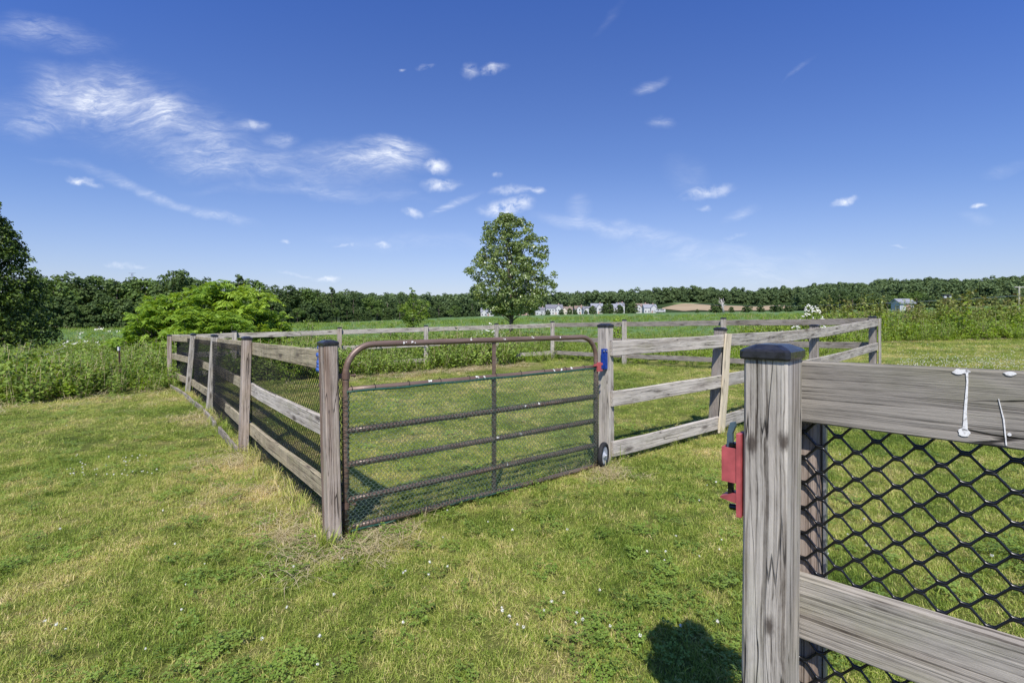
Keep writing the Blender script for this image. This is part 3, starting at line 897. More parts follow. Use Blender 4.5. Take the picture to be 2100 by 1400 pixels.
# big dark tree at the left edge
D0 = 25.0; lt = loc_at(-45, D0); sc = D0 / F
lobes = []
def lrad(h): return np.interp(h, [0, 1, 2.2, 3.9, 5.1, 6.7, 7.9, 8.7], [2.7, 2.95, 2.95, 2.45, 1.95, 1.2, .6, .05])
for i in range(820):
    h = 8.7 * rng.uniform(.02, 1) ** 1.15; an = rng.uniform(0, 6.283); rr = lrad(h) * rng.choice([.74, .85, .93, 1.0]) * rng.uniform(.93, 1.05)
    lobes.append((rr * math.cos(an), rr * math.sin(an), h + .1, rng.uniform(.17, .36)))
for i in range(330):
    h = rng.uniform(.2, 7.9); an = rng.uniform(0, 6.283); rr = lrad(h) * rng.uniform(.15, .82)
    lobes.append((rr * math.cos(an), rr * math.sin(an), h + .1, min(.6, .15 + .25 * lrad(h))))
make_tree('evergreen_tree', lt, 'tall dense dark green tree tapering to a point at the left edge', 'tree', lobes, F_DARK, 330, .14, 6.8, .2, None, .6, .1, None, 30, .15)


# sumac shrubs
def sumac_mesh(clusters, n_fr, L_):
    Q = []
    for (x, y, z) in clusters:
        az0 = rng.uniform(0, 6.283)
        for k in range(n_fr):
            a_ = az0 + k * 6.283 / n_fr + rng.normal(0, .3); el = rng.uniform(.05, 1.05); ln = L_ * rng.uniform(.65, 1.15)
            h = np.array([math.cos(a_), math.sin(a_), 0]); s_ = np.array([-math.sin(a_), math.cos(a_), rng.normal(0, .35)])
            for q in np.linspace(.22, 1, 7):
                p = np.array([x, y, z]) + h * ln * q * math.cos(el) + np.array([0, 0, ln * (q * math.sin(el) - .45 * q * q)])
                lw = ln * .40 * math.sin(min(1, .35 + q * .9) * math.pi * .78) + .02
                for sg in (-1, 1):
                    tip = p + s_ * sg * lw + h * lw * .45 - np.array([0, 0, lw * rng.uniform(.1, .8)])
                    mid = (p + tip) / 2; wv_ = h * .040 + np.array([0, 0, rng.normal(0, .012)])
                    Q.append([p, mid + wv_, tip, mid - wv_])
    return np.array(Q)


sumac_meshes = []
for v_ in range(3):
    cl = []
    for i in range(84):
        a_ = rng.uniform(0, 6.283); el = math.asin(rng.uniform(.02, 1)); rr = rng.uniform(.62, 1.08)
        cl.append((1.7 * rr * math.cos(a_) * math.cos(el), 1.5 * rr * math.sin(a_) * math.cos(el), .45 + 2.75 * rr * math.sin(el)))
    me = quads_mesh('sumac_leaves', sumac_mesh(cl, 7, .58), F_SUMAC)
    mb = MB()
    for c_ in cl[::2]:
        mb.tube([(c_[0] * .12, c_[1] * .12, -.1), (c_[0] * .5, c_[1] * .5, c_[2] * .55), c_], [.04, .028, .012], 5)
    sumac_meshes.append((me, mb.mesh('sumac_stems', BARK, True)))
SUM = [(318, 21.5, .95, 'leftmost bright green sumac bush of the clump, next to the open weeds'), (365, 22.5, 1.10, 'tall sumac bush second from the left of the clump'),
       (430, 22.0, 1.22, 'large bright sumac bush in the middle of the clump'), (497, 22.5, 1.16, 'large sumac bush right of the middle of the clump'),
       (548, 23.5, .82, 'lower sumac bush at the right end of the clump'), (395, 19.5, .78, 'low sumac bush in front of the clump above the left fence corner'),
       (470, 20.0, .72, 'low sumac bush in front of the clump above the back fence rail')]
for i, (px, d, s_, lab) in enumerate(SUM):
    o = thing('sumac_bush', loc_at(px, d), lab, 'bush', 'sumac bushes behind the left fence', rng.uniform(0, 6), s_ * .88)
    link('crown', sumac_meshes[i % 3][0], o); link('stem', sumac_meshes[i % 3][1], o)


# woodland trees: six kinds, copied
def wood_tree_meshes(h, r, n_l, per, size, mtl, kind='broad'):
    lobes = []
    if kind == 'broad':
        for i in range(n_l):
            el = rng.uniform(-.55, 1); an = rng.uniform(0, 6.283); rad = math.sqrt(max(0, 1 - el * el)) * rng.uniform(.55, .9)
            lobes.append((r * rad * math.cos(an), r * rad * math.sin(an), h * .56 + h * .36 * el * rng.uniform(.7, 1), rng.uniform(.24, .38) * r))
    elif kind == 'bush':
        for i in range(n_l):
            an = rng.uniform(0, 6.283); q = rng.uniform(.04, 1); rr = r * math.sqrt(max(0, 1 - q ** 2.5)) * rng.uniform(.35, .95)
            lobes.append((rr * math.cos(an), rr * math.sin(an), h * q * .9, r * rng.uniform(.2, .32)))
    else:
        for i in range(n_l):
            q = rng.uniform(0, 1); an = rng.uniform(0, 6.283); rr = r * (1 - q) ** .7 * rng.uniform(.5, 1)
            lobes.append((rr * math.cos(an), rr * math.sin(an), h * (.25 + .75 * q), r * .22))
    mb = MB(); limb_tubes(mb, h * .75, r * .06, [l_[:3] for l_ in lobes[:9]], .25)
    return quads_mesh('woodland_crown', lobed_crown(lobes, per, size, .5, .8, .35), mtl), mb.mesh('woodland_trunk', BARK, True)


WT = [wood_tree_meshes(13, 5.2, 30, 34, .62, F_WOOD), wood_tree_meshes(14.5, 4.6, 30, 36, .6, F_WOOD), wood_tree_meshes(11, 5.0, 26, 34, .6, F_WOOD2),
      wood_tree_meshes(12, 4.2, 24, 38, .55, F_WOOD), wood_tree_meshes(15, 3.4, 40, 60, .5, F_WOOD, 'pine'), wood_tree_meshes(6, 3.2, 44, 130, .42, F_WOOD, 'bush')]


def wtree(name, px, d, htop_px, kind, label, cat='tree', group=None, base_h=None):
    """a woodland tree whose top reaches image height htop_px"""
    x, y, z = loc_at(px, d)
    H0 = [13 * .95, 14.5 * .95, 11 * .95, 12 * .95, 15, 6 * 1.0][kind]
    top = EYE + (HZ - htop_px) / F * d
    s_ = max(.25, (top - z) / H0)
    o = thing(name, (x, y, z), label, cat, group, rng.uniform(0, 6.28), s_)
    link('crown', WT[kind][0], o); link('trunk', WT[kind][1], o)
    return o


gl = 'trees of the wood behind the field on the left'
tops = [(60, 575), (85, 562), (110, 572), (135, 561), (165, 570), (195, 566), (213, 590), (240, 570), (262, 574), (290, 572), (315, 576), (345, 576), (380, 568), (420, 571), (455, 572), (485, 578), (520, 576),
        (555, 585), (590, 585), (625, 590), (655, 596), (690, 600), (725, 601), (760, 606), (795, 609), (830, 610), (865, 613), (900, 616), (935, 614), (968, 613)]
for i, (px, ty) in enumerate(tops):
    d = float(np.interp(px, [60, 330, 600, 800, 970], [100, 115, 150, 200, 280]))
    wtree('woodland_tree', px, d + rng.uniform(-4, 6), ty + rng.uniform(-2, 3), [0, 1, 2, 3, 1, 2, 3][i % 7],
          'dark green broadleaf tree, %s from the left in the wood closing the field' % ORD[i], 'tree', gl)
for i, px in enumerate(range(62, 975, 19)):
    d = float(np.interp(px, [60, 330, 600, 800, 970], [100, 115, 150, 200, 280])) - 8
    ty = np.interp(px, [60, 400, 700, 970], [618, 622, 634, 634])
    wtree('understorey_tree', px + rng.uniform(-8, 8), d, ty + rng.uniform(-12, 8), [5, 2, 5, 5][i % 4],
          'low leafy tree, %s from the left along the foot of the wood' % ORD[i], 'tree', 'understorey trees along the wood edge')
wtree('tall_tree', 357, 95, 553, 1, 'bushy tree top rising above the bright sumac clump')
wtree('pine_tree', 490, 135, 562, 4, 'pine with tiered dark branches rising above the wood on the left', 'pine', 'pines standing above the wood')
wtree('pine_tree', 680, 165, 588, 4, 'small dark pine above the wood midway to the lone tree', 'pine', 'pines standing above the wood')
wtree('pine_tree', 820, 190, 602, 4, 'dark pine just behind the young yellow green tree', 'pine', 'pines standing above the wood')
wtree('light_tree', 934, 262, 626, 2, 'light green round tree at the wood edge left of the lone tree')
# trees near the houses and on the right
for px, d, ty, k, lab in ((1168, 296, 632, 5, 'small tree between the two leftmost houses right of the lone tree'), (1240, 300, 625, 5, 'round dark tree between the row of white houses'), (1216, 285, 627, 5, 'light green round tree between two white houses'),
                          (1270, 300, 625, 5, 'narrow tree beside the white house with twin gables'), (1297, 282, 619, 5, 'large round tree left of the rightmost white house'),
                          (1020, 284, 633, 5, 'bush in front of the house row just left of the lone tree trunk'), (1092, 286, 634, 5, 'bush between the brick house and the grey house'),
                          (1123, 282, 635, 5, 'small bush in front of the grey house'), (1152, 284, 634, 5, 'low bush in front of the twin gabled white house'), (1180, 284, 635, 5, 'small bush in front of the cream gabled house'),
                          (1201, 282, 636, 5, 'low bush left of the wide low white house'), (1250, 296, 622, 5, 'tall tree left of the steep roofed white house'), (1286, 290, 632, 5, 'bush at the right corner of the steep roofed white house'),
                          (1350, 290, 632, 5, 'bush right of the rightmost white house'), (1470, 240, 614, 5, 'dark tree beside the bare dead tree'), (1532, 240, 620, 5, 'dark round tree in front of the pale soil'),
                          (1560, 245, 624, 5, 'bushy tree in front of the pale soil, right of the dark round tree'), (1592, 235, 614, 5, 'taller bushy tree near the right end of the pale soil'), (1618, 240, 622, 5, 'small round tree at the right end of the pale soil'),
                          (1500, 245, 629, 5, 'low bush right of the dead tree'), (1430, 250, 634, 5, 'tiny bush alone on the bare soil')):
    wtree('hedge_tree', px, d, ty, k, lab, 'tree', 'trees along the far field edge')
for i, (px, ty, k) in enumerate(sorted(((1650, 612, 0), (1675, 606, 1), (1700, 600, 0), (1722, 594, 1), (1748, 598, 3), (1770, 604, 0), (1795, 608, 5), (1820, 606, 3), (1850, 600, 2), (1880, 598, 2), (1905, 604, 0), (1930, 612, 5),
                                 (1960, 600, 1), (1985, 602, 0), (2010, 610, 3), (2040, 606, 0), (2075, 604, 1), (2110, 600, 0), (1690, 622, 5), (1735, 620, 5), (1765, 626, 5), (1800, 624, 5), (1665, 624, 5), (1830, 622, 2)))):
    wtree('hedgerow_tree', px, 150 + rng.uniform(-8, 14), ty, k, 'bushy hedgerow tree below the right ridge, %s counting from the left' % ORD[i], 'tree', 'hedgerow trees below the right ridge')

# dead pale tree
o = thing('dead_tree', loc_at(1482, 232), 'bare pale grey dead tree standing beside a dark tree', 'tree')
mb = MB(); s_ = 232 / F
mb.tube([(2 * s_, 0, 0), (0, 0, 12 * s_), (-3 * s_, 0, 28 * s_)], [.45, .35, .15], 6)
for (a_, b_) in (((0, 10), (-7, 26)), ((0, 12), (6, 24)), ((0, 14), (3, 30)), ((-2, 20), (-8, 32)), ((1, 12), (9, 17)), ((-1, 16), (-10, 22))):
    mb.tube([(a_[0] * s_, 0, a_[1] * s_), ((a_[0] + b_[0]) / 2 * s_, .5, (a_[1] + b_[1]) / 2 * s_ + .4), (b_[0] * s_, rng.normal(0, .6), b_[1] * s_)], [.2, .14, .05], 5)
link('trunk', mb.mesh('dead_trunk', BARK_P, True), o)

# ridge forest (one mass)
fk = []
for i in range(4):
    lobes = [(rng.normal(0, 2.2), rng.normal(0, 2.2), 8.5 + rng.normal(0, 1.6), rng.uniform(1.6, 2.6)) for _ in range(9)] + [(rng.normal(0, 3.0), rng.normal(0, 3.0), rng.uniform(.8, 5), rng.uniform(1.8, 2.6)) for _ in range(7)]
    fk.append(quads_mesh('ridge_crown', lobed_crown(lobes, 13, 1.1, .45, .85, .3), F_FAR))
n = 9000
t_ = rng.uniform(-1.3, 1.3, n); y_ = rng.uniform(0, 1, n)
y_ = np.maximum(np.interp(t_, _te, _de) + 40, 335 - 0 * t_) + 420 * y_ ** .8
x_ = t_ * y_
px_ = 1050 + F * t_
keep = ~((px_ > 1330) & (px_ < 1640) & (y_ < 555)) & ~((px_ > 975) & (px_ < 1345) & (y_ < 345)) & (y_ < 900)
x_, y_ = x_[keep], y_[keep]; n = len(x_)
s = rng.uniform(.75, 1.35, n)
scatter('forest', fk, np.c_[x_, y_, zg(x_, y_)], rand_rot(n, .05), np.stack([s, s, s], -1), rng.integers(0, 4, n), 'dark green forest covering the low ridge on the horizon', 'forest')


# bare soil strips beyond the field
def strip(name, px0, px1, d0, d1, material, label, off=.25):
    mb = MB(); a_, b_ = 40, 6; V = []
    for i in range(a_):
        for j in range(b_):
            u_ = i / (a_ - 1); px = px0 + (px1 - px0) * u_; mid = (d0 + d1) / 2 + 14 * math.sin(u_ * 9); hw_ = (d1 - d0) / 2 * min(1, .15 + 5 * u_, .15 + 4 * (1 - u_)) * (.82 + .18 * math.sin(u_ * 14)); d = mid + hw_ * (2 * j / (b_ - 1) - 1); x = (px - 1050) / F * d
            V.append((x, d, zgf(x, d) + off))
    mb.add(V, [(i * b_ + j, (i + 1) * b_ + j, (i + 1) * b_ + j + 1, i * b_ + j + 1) for i in range(a_ - 1) for j in range(b_ - 1)])
    return tag(link(name, mb.mesh(name, material, True)), label, None, None, 'structure')


strip('bare_field', 1358, 1625, 436, 532, SOIL, 'strip of bare tan soil beyond the crop field', .5)
strip('meadow', 1320, 1480, 541, 585, simple('slope_grass', (.13, .19, .06), .9, 0, .2, .05), 'green slope above the bare soil')

# ------------------------------------------------------------------ flowering and small shrubs
def shrub(px, d, w, h, mtl, label, flowers=0, name='shrub', bloom=None):
    x, y, z = loc_at(px, d)
    o = thing(name, (x, y, z), label, 'shrub')
    lobes = []
    for i in range(34):
        a_ = rng.uniform(0, 6.283); el = rng.uniform(0, 1); rr = math.sqrt(1 - el * el) * rng.uniform(.4, 1)
        lobes.append((w / 2 * rr * math.cos(a_), w / 2 * rr * math.sin(a_), h * (.25 + .7 * el * rng.uniform(.6, 1)), rng.uniform(.12, .2) * h))
    link('crown', quads_mesh('shrub_crown', lobed_crown(lobes, 420 / max(.5, h * h), .11, .6), mtl), o)
    mb = MB()
    for l_ in lobes[:12]: mb.tube([(0, 0, -.05), (l_[0] * .5, l_[1] * .5, l_[2] * .5), l_[:3]], [.025, .018, .008], 5)
    link('stem', mb.mesh('shrub_stems', BARK, True), o)
    if flowers:
        n = flowers; a_ = rng.uniform(0, 6.283, n); el = rng.uniform(.25, 1, n); rr = np.sqrt(1 - el * el)
        side = bloom or (0, 0)
        C = np.stack([w / 2 * rr * np.cos(a_) * .8 + side[0], -np.abs(w / 2 * rr * np.sin(a_)), h * (.3 + .72 * el) + side[1]], -1)
        C = np.repeat(C, 9, 0) + rng.normal(0, .035, (n * 9, 3)) * [1, 1, .7]
        Nf = np.tile([0, -.5, .9], (n * 9, 1))
        link('blossom', quads_mesh('shrub_blossom', leaf_quads(C, .055, Nf, .9, .4), F_WHITE), o)
    return o


shrub(1025, 25.5, 2.1, 1.55, F_YEL, 'yellow green shrub with white blooms below the lone field tree', 34, 'flowering_shrub', (-.45, -.35))
shrub(1655, 19.5, 1.2, 1.65, F_YEL, 'shrub topped with large white flower clusters behind the right fence', 30, 'flowering_shrub', (.12, .05))
shrub(1618, 19, 1.1, 1.15, F_YEL, 'low yellow green shrub with pale blooms beside the white flowering shrub', 14, 'flowering_shrub')
shrub(205, 24, 3.6, 1.5, F_WEED_Y, 'pale flowering shrub in the weeds left of the sumac clump', 26, 'flowering_shrub', (.3, .0))
shrub(1266, 24, .95, 1.45, F_WEED_Y, 'small bright green bush right behind the latch post of the gate')
shrub(800, 27, 1.4, 1.5, F_WEED, 'slender green weed bush left of the young yellow green tree')
shrub(634, 24, 1.1, 1.9, F_WEED, 'loose green bush right of the sumac clump')
shrub(1850, 27.5, 2.2, 2.0, F_WEED, 'leafy bush in front of the grey roofed shed')

# ------------------------------------------------------------------ houses
H_WHITE = simple('white_siding', (.50, .50, .49), .7, 0, .05, 1); H_CREAM = simple('cream_siding', (.58, .54, .44), .7, 0, .06, 1)
H_BRICK = simple('pink_brick', (.42, .27, .22), .8, 0, .1, 1); H_GREY = simple('grey_siding', (.42, .44, .45), .7, 0, .06, 1)
ROOF_G = simple('grey_shingles', (.16, .16, .18), .85, 0, .2, .8); ROOF_B = simple('brown_shingles', (.20, .15, .12), .85, 0, .2, .8); ROOF_L = simple('pale_grey_shingles', (.24, .25, .28), .8, 0, .12, .8)
GLASS = simple('window_glass', (.03, .035, .045), .15, 0, .2, 2)
TRIM = simple('white_trim', (.70, .70, .68), .6, 0, .04, 3)


def gable(mb_w, mb_r, x0, x1, y0, y1, h, rh, axis_='x', eave=.35):
    mb_w.box(((x0 + x1) / 2, (y0 + y1) / 2, h / 2 - .5), (x1 - x0, y1 - y0, h + 1))
    if axis_ == 'x':   # ridge along x
        ym = (y0 + y1) / 2
        mb_w.add([(x0, y0, h), (x0, y1, h), (x0, ym, h + rh), (x1, y0, h), (x1, y1, h), (x1, ym, h + rh)], [(0, 2, 1), (3, 4, 5)])
        for sg in (-1, 1):
            ye = ym + sg * ((y1 - y0) / 2 + eave); ze = h - rh * eave / ((y1 - y0) / 2)
            V = [(x0 - eave, ye, ze), (x1 + eave, ye, ze), (x1 + eave, ym, h + rh + .02), (x0 - eave, ym, h + rh + .02)]
            V2 = [(a, b, c + .22) for a, b, c in V]
            mb_r.add(V + V2, [(0, 1, 2, 3), (4, 7, 6, 5), (0, 4, 5, 1), (1, 5, 6, 2), (3, 2, 6, 7), (0, 3, 7, 4)])
    else:
        xm = (x0 + x1) / 2
        mb_w.add([(x0, y0, h), (x1, y0, h), (xm, y0, h + rh), (x0, y1, h), (x1, y1, h), (xm, y1, h + rh)], [(0, 1, 2), (3, 5, 4)])
        for sg in (-1, 1):
            xe = xm + sg * ((x1 - x0) / 2 + eave); ze = h - rh * eave / ((x1 - x0) / 2)
            V = [(xe, y0 - eave, ze), (xe, y1 + eave, ze), (xm, y1 + eave, h + rh + .02), (xm, y0 - eave, h + rh + .02)]
            V2 = [(a, b, c + .22) for a, b, c in V]
            mb_r.add(V + V2, [(0, 1, 2, 3), (4, 7, 6, 5), (0, 4, 5, 1), (1, 5, 6, 2), (3, 2, 6, 7), (0, 3, 7, 4)])


def house(px, d, w, dep, h, rh, wall, roof, label, wing=None, wins=4, name='house', rz=0, storeys=2, zoff=0):
    x, y, z = loc_at(px, d)
    o = thing(name, (x, y, z + zoff), label, 'shed' if name == 'shed' else 'house', None if name == 'shed' else 'houses beyond the field', rz, 1.0 if name == 'shed' else .62)
    mw, mr = MB(), MB()
    gable(mw, mr, -w / 2, w / 2, 0, dep, h, rh, 'x')
    if wing:
        wx0, wx1, wh, wrh = wing
        gable(mw, mr, wx0, wx1, -2.2, dep * .5, wh, wrh, 'y')
    link('wall', mw.mesh('house_wall', wall), o); rf = link('roof', mr.mesh('house_roof', roof), o)
    mc = MB(); name != 'shed' and mc.box((w * .28, dep * .5, h + rh + .3), (.9, .7, 1.8)); name != 'shed' and link('chimney', mc.mesh('chimney', H_BRICK), rf)
    for st_ in range(storeys):
        for k in range(wins):
            wx = -w / 2 + w * (k + .5) / wins
            yf = 0
            if wing and wing[0] - .5 < wx < wing[1] + .5: yf = -2.2
            ww, wh_ = 1.1, 1.5; cz = 1.5 + st_ * 2.8
            if cz + .8 > (wing[2] if (wing and yf < 0) else h): continue
            mf = MB(); mf.box((wx, yf - .03, cz), (ww + .25, .06, wh_ + .25))
            wd = link('window', mf.mesh('window_frame', TRIM), o)
            mg = MB(); mg.box((wx, yf - .075, cz), (ww, .03, wh_)); link('pane', mg.mesh('window_pane', GLASS), wd)
    md = MB(); md.box((w * .08, -.05 if not (wing and wing[0] < w * .08 < wing[1]) else -2.25, 1.05), (1.1, .1, 2.1)); link('door', md.mesh('door', H_BRICK), o)
    return o


house(999, 292, 12, 9, 4.2, 3.4, H_WHITE, ROOF_L, 'white house with pale grey roof, leftmost, just left of the lone tree', (-5, -.5, 3.6, 2.6), 4)
house(1030, 305, 8, 8, 4.8, 2.6, H_CREAM, ROOF_G, 'house partly hidden behind the trunk of the lone tree', None, 3)
house(1077, 298, 13, 9, 4.6, 3.0, H_BRICK, ROOF_B, 'pinkish brick house with brown roof right of the lone tree', (-5, -.5, 4.4, 2.6), 5)
house(1095, 325, 11, 8, 6.6, 2.6, H_WHITE, ROOF_L, 'white house standing higher behind the pinkish brick house', None, 3)
house(1108, 300, 9, 8, 4.8, 2.6, H_GREY, ROOF_G, 'grey house with dark roof between the brick house and the twin gabled one', None, 3)
house(1137, 296, 16, 9, 6.4, 3.4, H_WHITE, ROOF_G, 'large white house with twin front gables and grey roof', (1, 6.5, 6.0, 3.2), 6)
house(1163, 302, 11, 8, 4.6, 3.0, H_CREAM, ROOF_B, 'cream house with brown roof and one front gable', (-5, -.5, 4.4, 2.4), 4)
house(1188, 306, 9, 8, 5.4, 2.8, H_WHITE, ROOF_B, 'narrow cream white house with brown gable left of the wide white one', (-3, 2, 5.2, 2.6), 3)
house(1209, 292, 12, 8, 4.4, 2.8, H_WHITE, ROOF_G, 'wide low white house left of the round light green tree', (-5.5, 0, 4.0, 2.2), 5)
house(1225, 312, 12, 9, 6.8, 3.6, H_WHITE, ROOF_L, 'tall white house with pale roof behind the wide low white one', (-1, 4.5, 6.4, 3.2), 4)
house(1262, 300, 14, 9, 5.6, 3.8, H_WHITE, ROOF_L, 'white house with steep pale grey roof between two round trees', (-6, -1, 5.0, 3.2), 5)
house(1273, 318, 8, 8, 8.2, 2.8, H_WHITE, ROOF_G, 'small white gable peeking over the steep roofed white house', None, 2)
house(1317, 300, 15, 9, 5.6, 3.6, H_WHITE, ROOF_B, 'white house with brown main roof, second from the right end of the row', (-6.5, -1, 5.2, 3.0), 5)
house(1334, 294, 12, 8, 5.0, 3.2, H_WHITE, ROOF_L, 'rightmost white house of the row with pale grey roof', (0, 5.2, 4.8, 2.8), 4)
house(1860, 125, 3.5, 3.0, 2.2, .9, H_GREY, ROOF_L, 'grey roofed shed half hidden by the tall brambles', None, 1, 'shed', 0, 1)
# little white vehicles by the houses
for px, lab in ((1355, 'small white van parked right of the rightmost house'), (1117, 'small white van parked in front of the grey house')):
    x, y, z = loc_at(px, 285)
    o = thing('parked_van', (x, y, z), lab, 'van', 'vans by the houses')
    mb = MB(); mb.box((0, 0, 1.25), (4.8, 1.9, 1.7), ch=.2); mb.box((-2.7, 0, .95), (1.2, 1.8, 1.0), ch=.15); link('body', mb.mesh('van_body', H_WHITE), o)
    mg = MB(); mg.box((-1.6, -.965, 1.6), (1.2, .03, .6)); mg.box((.6, -.965, 1.6), (2.4, .03, .5)); link('window', mg.mesh('van_glass', GLASS), o)
    for wx in (-1.9, 1.5):
        mt = MB(); mt.tube([(wx, -.98, .38), (wx, -.7, .38)], .38, 14); link('wheel', mt.mesh('van_wheel', RUB), o)

# utility pole and wire on the right; flood light post; distant lattice mast
x, y, z = loc_at(2090, 90)
o = thing('utility_pole', (x, y, z), 'pale wooden utility pole with a crossarm at the right edge', 'utility pole')
topz = EYE + (HZ - 587) / F * 90 - z
mb = MB(); mb.tube([(0, 0, -.3), (0, 0, topz)], [.17, .12], 10); link('pole', mb.mesh('utility_pole_shaft', simple('pale_pole', (.40, .38, .30), .9)), o)
mb = MB(); mb.box((0, 0, topz - .15), (1.7, .12, .14)); link('crossarm', mb.mesh('crossarm', BARK_P), o)
x2, y2, z2 = loc_at(1380, 235)
wz = EYE + (HZ - 606) / F * 90 - z; far = np.array([x2 - x, y2 - y, EYE + (HZ - 618) / F * 235 - z])
for k_, xo in enumerate((-.6, .6)):
    mb = MB(); tt = np.linspace(0, 1, 24); P_ = np.outer(tt, far - [xo, 0, wz]) + [xo, 0, wz] - np.outer(4 * tt * (1 - tt), [0, 0, 2.0])
    mb.tube(P_, .022, 4); link('wire', mb.mesh('wire', STEEL), o)
x, y, z = loc_at(1941, 62)
o = thing('floodlight_post', (x, y, z), 'dark post carrying two pale floodlights above the brambles', 'floodlight')
tz = EYE + (HZ - 606) / F * 62 - z
mb = MB(); mb.box((0, 0, tz / 2), (.28, .22, tz)); mb.box((0, 0, tz + .05), (.95, .5, .14)); link('post', mb.mesh('floodlight_mast', simple('dark_mast', (.03, .032, .036), .6)), o)
for sx in (-.32, .32):
    mb = MB(); mb.box((sx, -.12, tz - .22), (.30, .24, .26), ch=.05); link('lamp', mb.mesh('floodlight_lamp', H_GREY), o)
x, y, z = loc_at(271, 420)
o = thing('lattice_mast', (x, y, z), 'thin distant lattice mast just above the wood on the left', 'mast')
tz = EYE + (HZ - 560) / F * 420 - z; mb = MB()
for sx, sy in ((-1, -1), (1, -1), (1, 1), (-1, 1)): mb.tube([(sx * 2.2, sy * 2.2, 0), (sx * .4, sy * .4, tz)], .12, 4)
for k in range(14):
    a_ = 2.2 - 1.8 * k / 14; b_ = 2.2 - 1.8 * (k + 1) / 14; z0 = tz * k / 14; z1 = tz * (k + 1) / 14
    for sg in (-1, 1): mb.tube([(-a_ * sg, -a_, z0), (b_ * sg, -b_, z1)], .08, 4)
for zz in (tz, tz - 4): mb.tube([(-3, 0, zz), (3, 0, zz)], .12, 4)
link('tower', mb.mesh('lattice', STEEL), o)


# ------------------------------------------------------------------ fence building
def mat_axes(o, X_, Y_, Z_):
    return Matrix(((X_[0], Y_[0], Z_[0], o[0]), (X_[1], Y_[1], Z_[1], o[1]), (X_[2], Y_[2], Z_[2], o[2]), (0, 0, 0, 1)))


def board_mesh(name, L_, th, h, mats, seg=10, sag=0.0, ch=.004, wob=.003, bow=0.0):
    """board along local X (0..L), thickness Y, height Z, centred"""
    y, z = th / 2, h / 2
    prof = np.array([(-y + ch, -z), (y - ch, -z), (y, -z + ch), (y, z - ch), (y - ch, z), (-y + ch, z), (-y, z - ch), (-y, -z + ch)])
    mb = MB(); V = []
    ph = rng.uniform(0, 6.28, 3)
    for i in range(seg + 1):
        q = i / seg; dz = -sag * 4 * q * (1 - q) + wob * math.sin(q * 7 + ph[0]); dy = bow * 4 * q * (1 - q) + wob * .7 * math.sin(q * 9 + ph[1])
        pz = prof * [1, 1 + .012 * math.sin(q * 11 + ph[2])]
        for (a_, b_) in pz: V.append((q * L_, a_ + dy, b_ + dz))
    Fc = [(i * 8 + k, i * 8 + (k + 1) % 8, (i + 1) * 8 + (k + 1) % 8, (i + 1) * 8 + k) for i in range(seg) for k in range(8)]
    Fc += [tuple(range(7, -1, -1)), tuple(seg * 8 + k for k in range(8))]
    mb.add(V, Fc)
    return mb


def board(parent, name, A, B, th, h, material, nrm, sag=0, bow=0, seg=12, label=None, extra=None):
    """board from A to B (3D, centre line) in world space; nrm: horizontal face normal"""
    A = np.array(A, float); B = np.array(B, float); d = B - A; L_ = np.linalg.norm(d); X_ = d / L_
    N_ = np.array([nrm[0], nrm[1], 0.0]); N_ -= (N_ @ X_) * X_; N_ /= np.linalg.norm(N_)
    Z_ = np.cross(X_, N_)
    if Z_[2] < 0 and abs(X_[2]) < .7: N_ = -N_; Z_ = -Z_
    mb = board_mesh(name, L_, th, h, material, seg, sag, bow=bow)
    mats = [material]
    if extra: extra(mb); mats.append(WHT)
    o = link(name, mb.mesh(name, mats), parent, mat_axes(A, X_, N_, Z_))
    if label: o['label'] = label
    return o


def cap_mesh(w, d):
    """pyramid-topped plastic cap; origin at the top of the post"""
    mb = MB(); o_ = .006
    def ring(a, b, z, c):
        return [(-a + c, -b, z), (a - c, -b, z), (a, -b + c, z), (a, b - c, z), (a - c, b, z), (-a + c, b, z), (-a, b - c, z), (-a, -b + c, z)]
    a, b = w / 2 + o_, d / 2 + o_
    rings = [ring(a, b, -.016, .008), ring(a + .002, b + .002, -.011, .009), ring(a + .002, b + .002, .003, .010), ring(a - .003, b - .003, .008, .010), ring(a - .014, b - .018, .0135, .010), ring(a * .50, b * .60, .0185, .006), ring(a * .42, b * .50, .0190, .004)]
    V = [p for r_ in rings for p in r_]; n = len(rings)
    Fc = [(i * 8 + k, i * 8 + (k + 1) % 8, (i + 1) * 8 + (k + 1) % 8, (i + 1) * 8 + k) for i in range(n - 1) for k in range(8)]
    Fc += [tuple(range(7, -1, -1)), tuple((n - 1) * 8 + k for k in range(8))]
    mb.add(V, Fc); return mb.mesh('post_cap', CAP, False)


def post(parent, p, h, w, d, xdir, material, lean=(0, 0), cap=True, label=None, sink=.12, z0=None):
    """p: ground point; xdir: horizontal direction of the width w; lean: horizontal offset of the top"""
    zb = zgf(*p) if z0 is None else z0
    A = np.array([p[0], p[1], zb - sink]); B = np.array([p[0] + lean[0], p[1] + lean[1], zb + h])
    X_ = (B - A) / np.linalg.norm(B - A)
    Yv = np.array([xdir[0], xdir[1], 0.0]); Yv /= np.linalg.norm(Yv); Yv -= (Yv @ X_) * X_; Yv /= np.linalg.norm(Yv); Zv = np.cross(X_, Yv)
    L_ = np.linalg.norm(B - A)
    mb = board_mesh('post', L_, w, d, material, 8, 0, .006, .0015)
    o = link('post', mb.mesh('post', material), parent, mat_axes(A, X_, Yv, Zv))
    if label: o['label'] = label
    if cap:
        c_ = link('post_cap', cap_mesh(w, d), o)
        # cap stands on the end of the post: its z along the post's x
        c_.matrix_basis = Matrix.Translation((L_, 0, 0)) @ Matrix(((0, 0, 1, 0), (1, 0, 0, 0), (0, 1, 0, 0), (0, 0, 0, 1)))
    return o


def unit(v_): v_ = np.array(v_, float); return v_ / np.linalg.norm(v_)


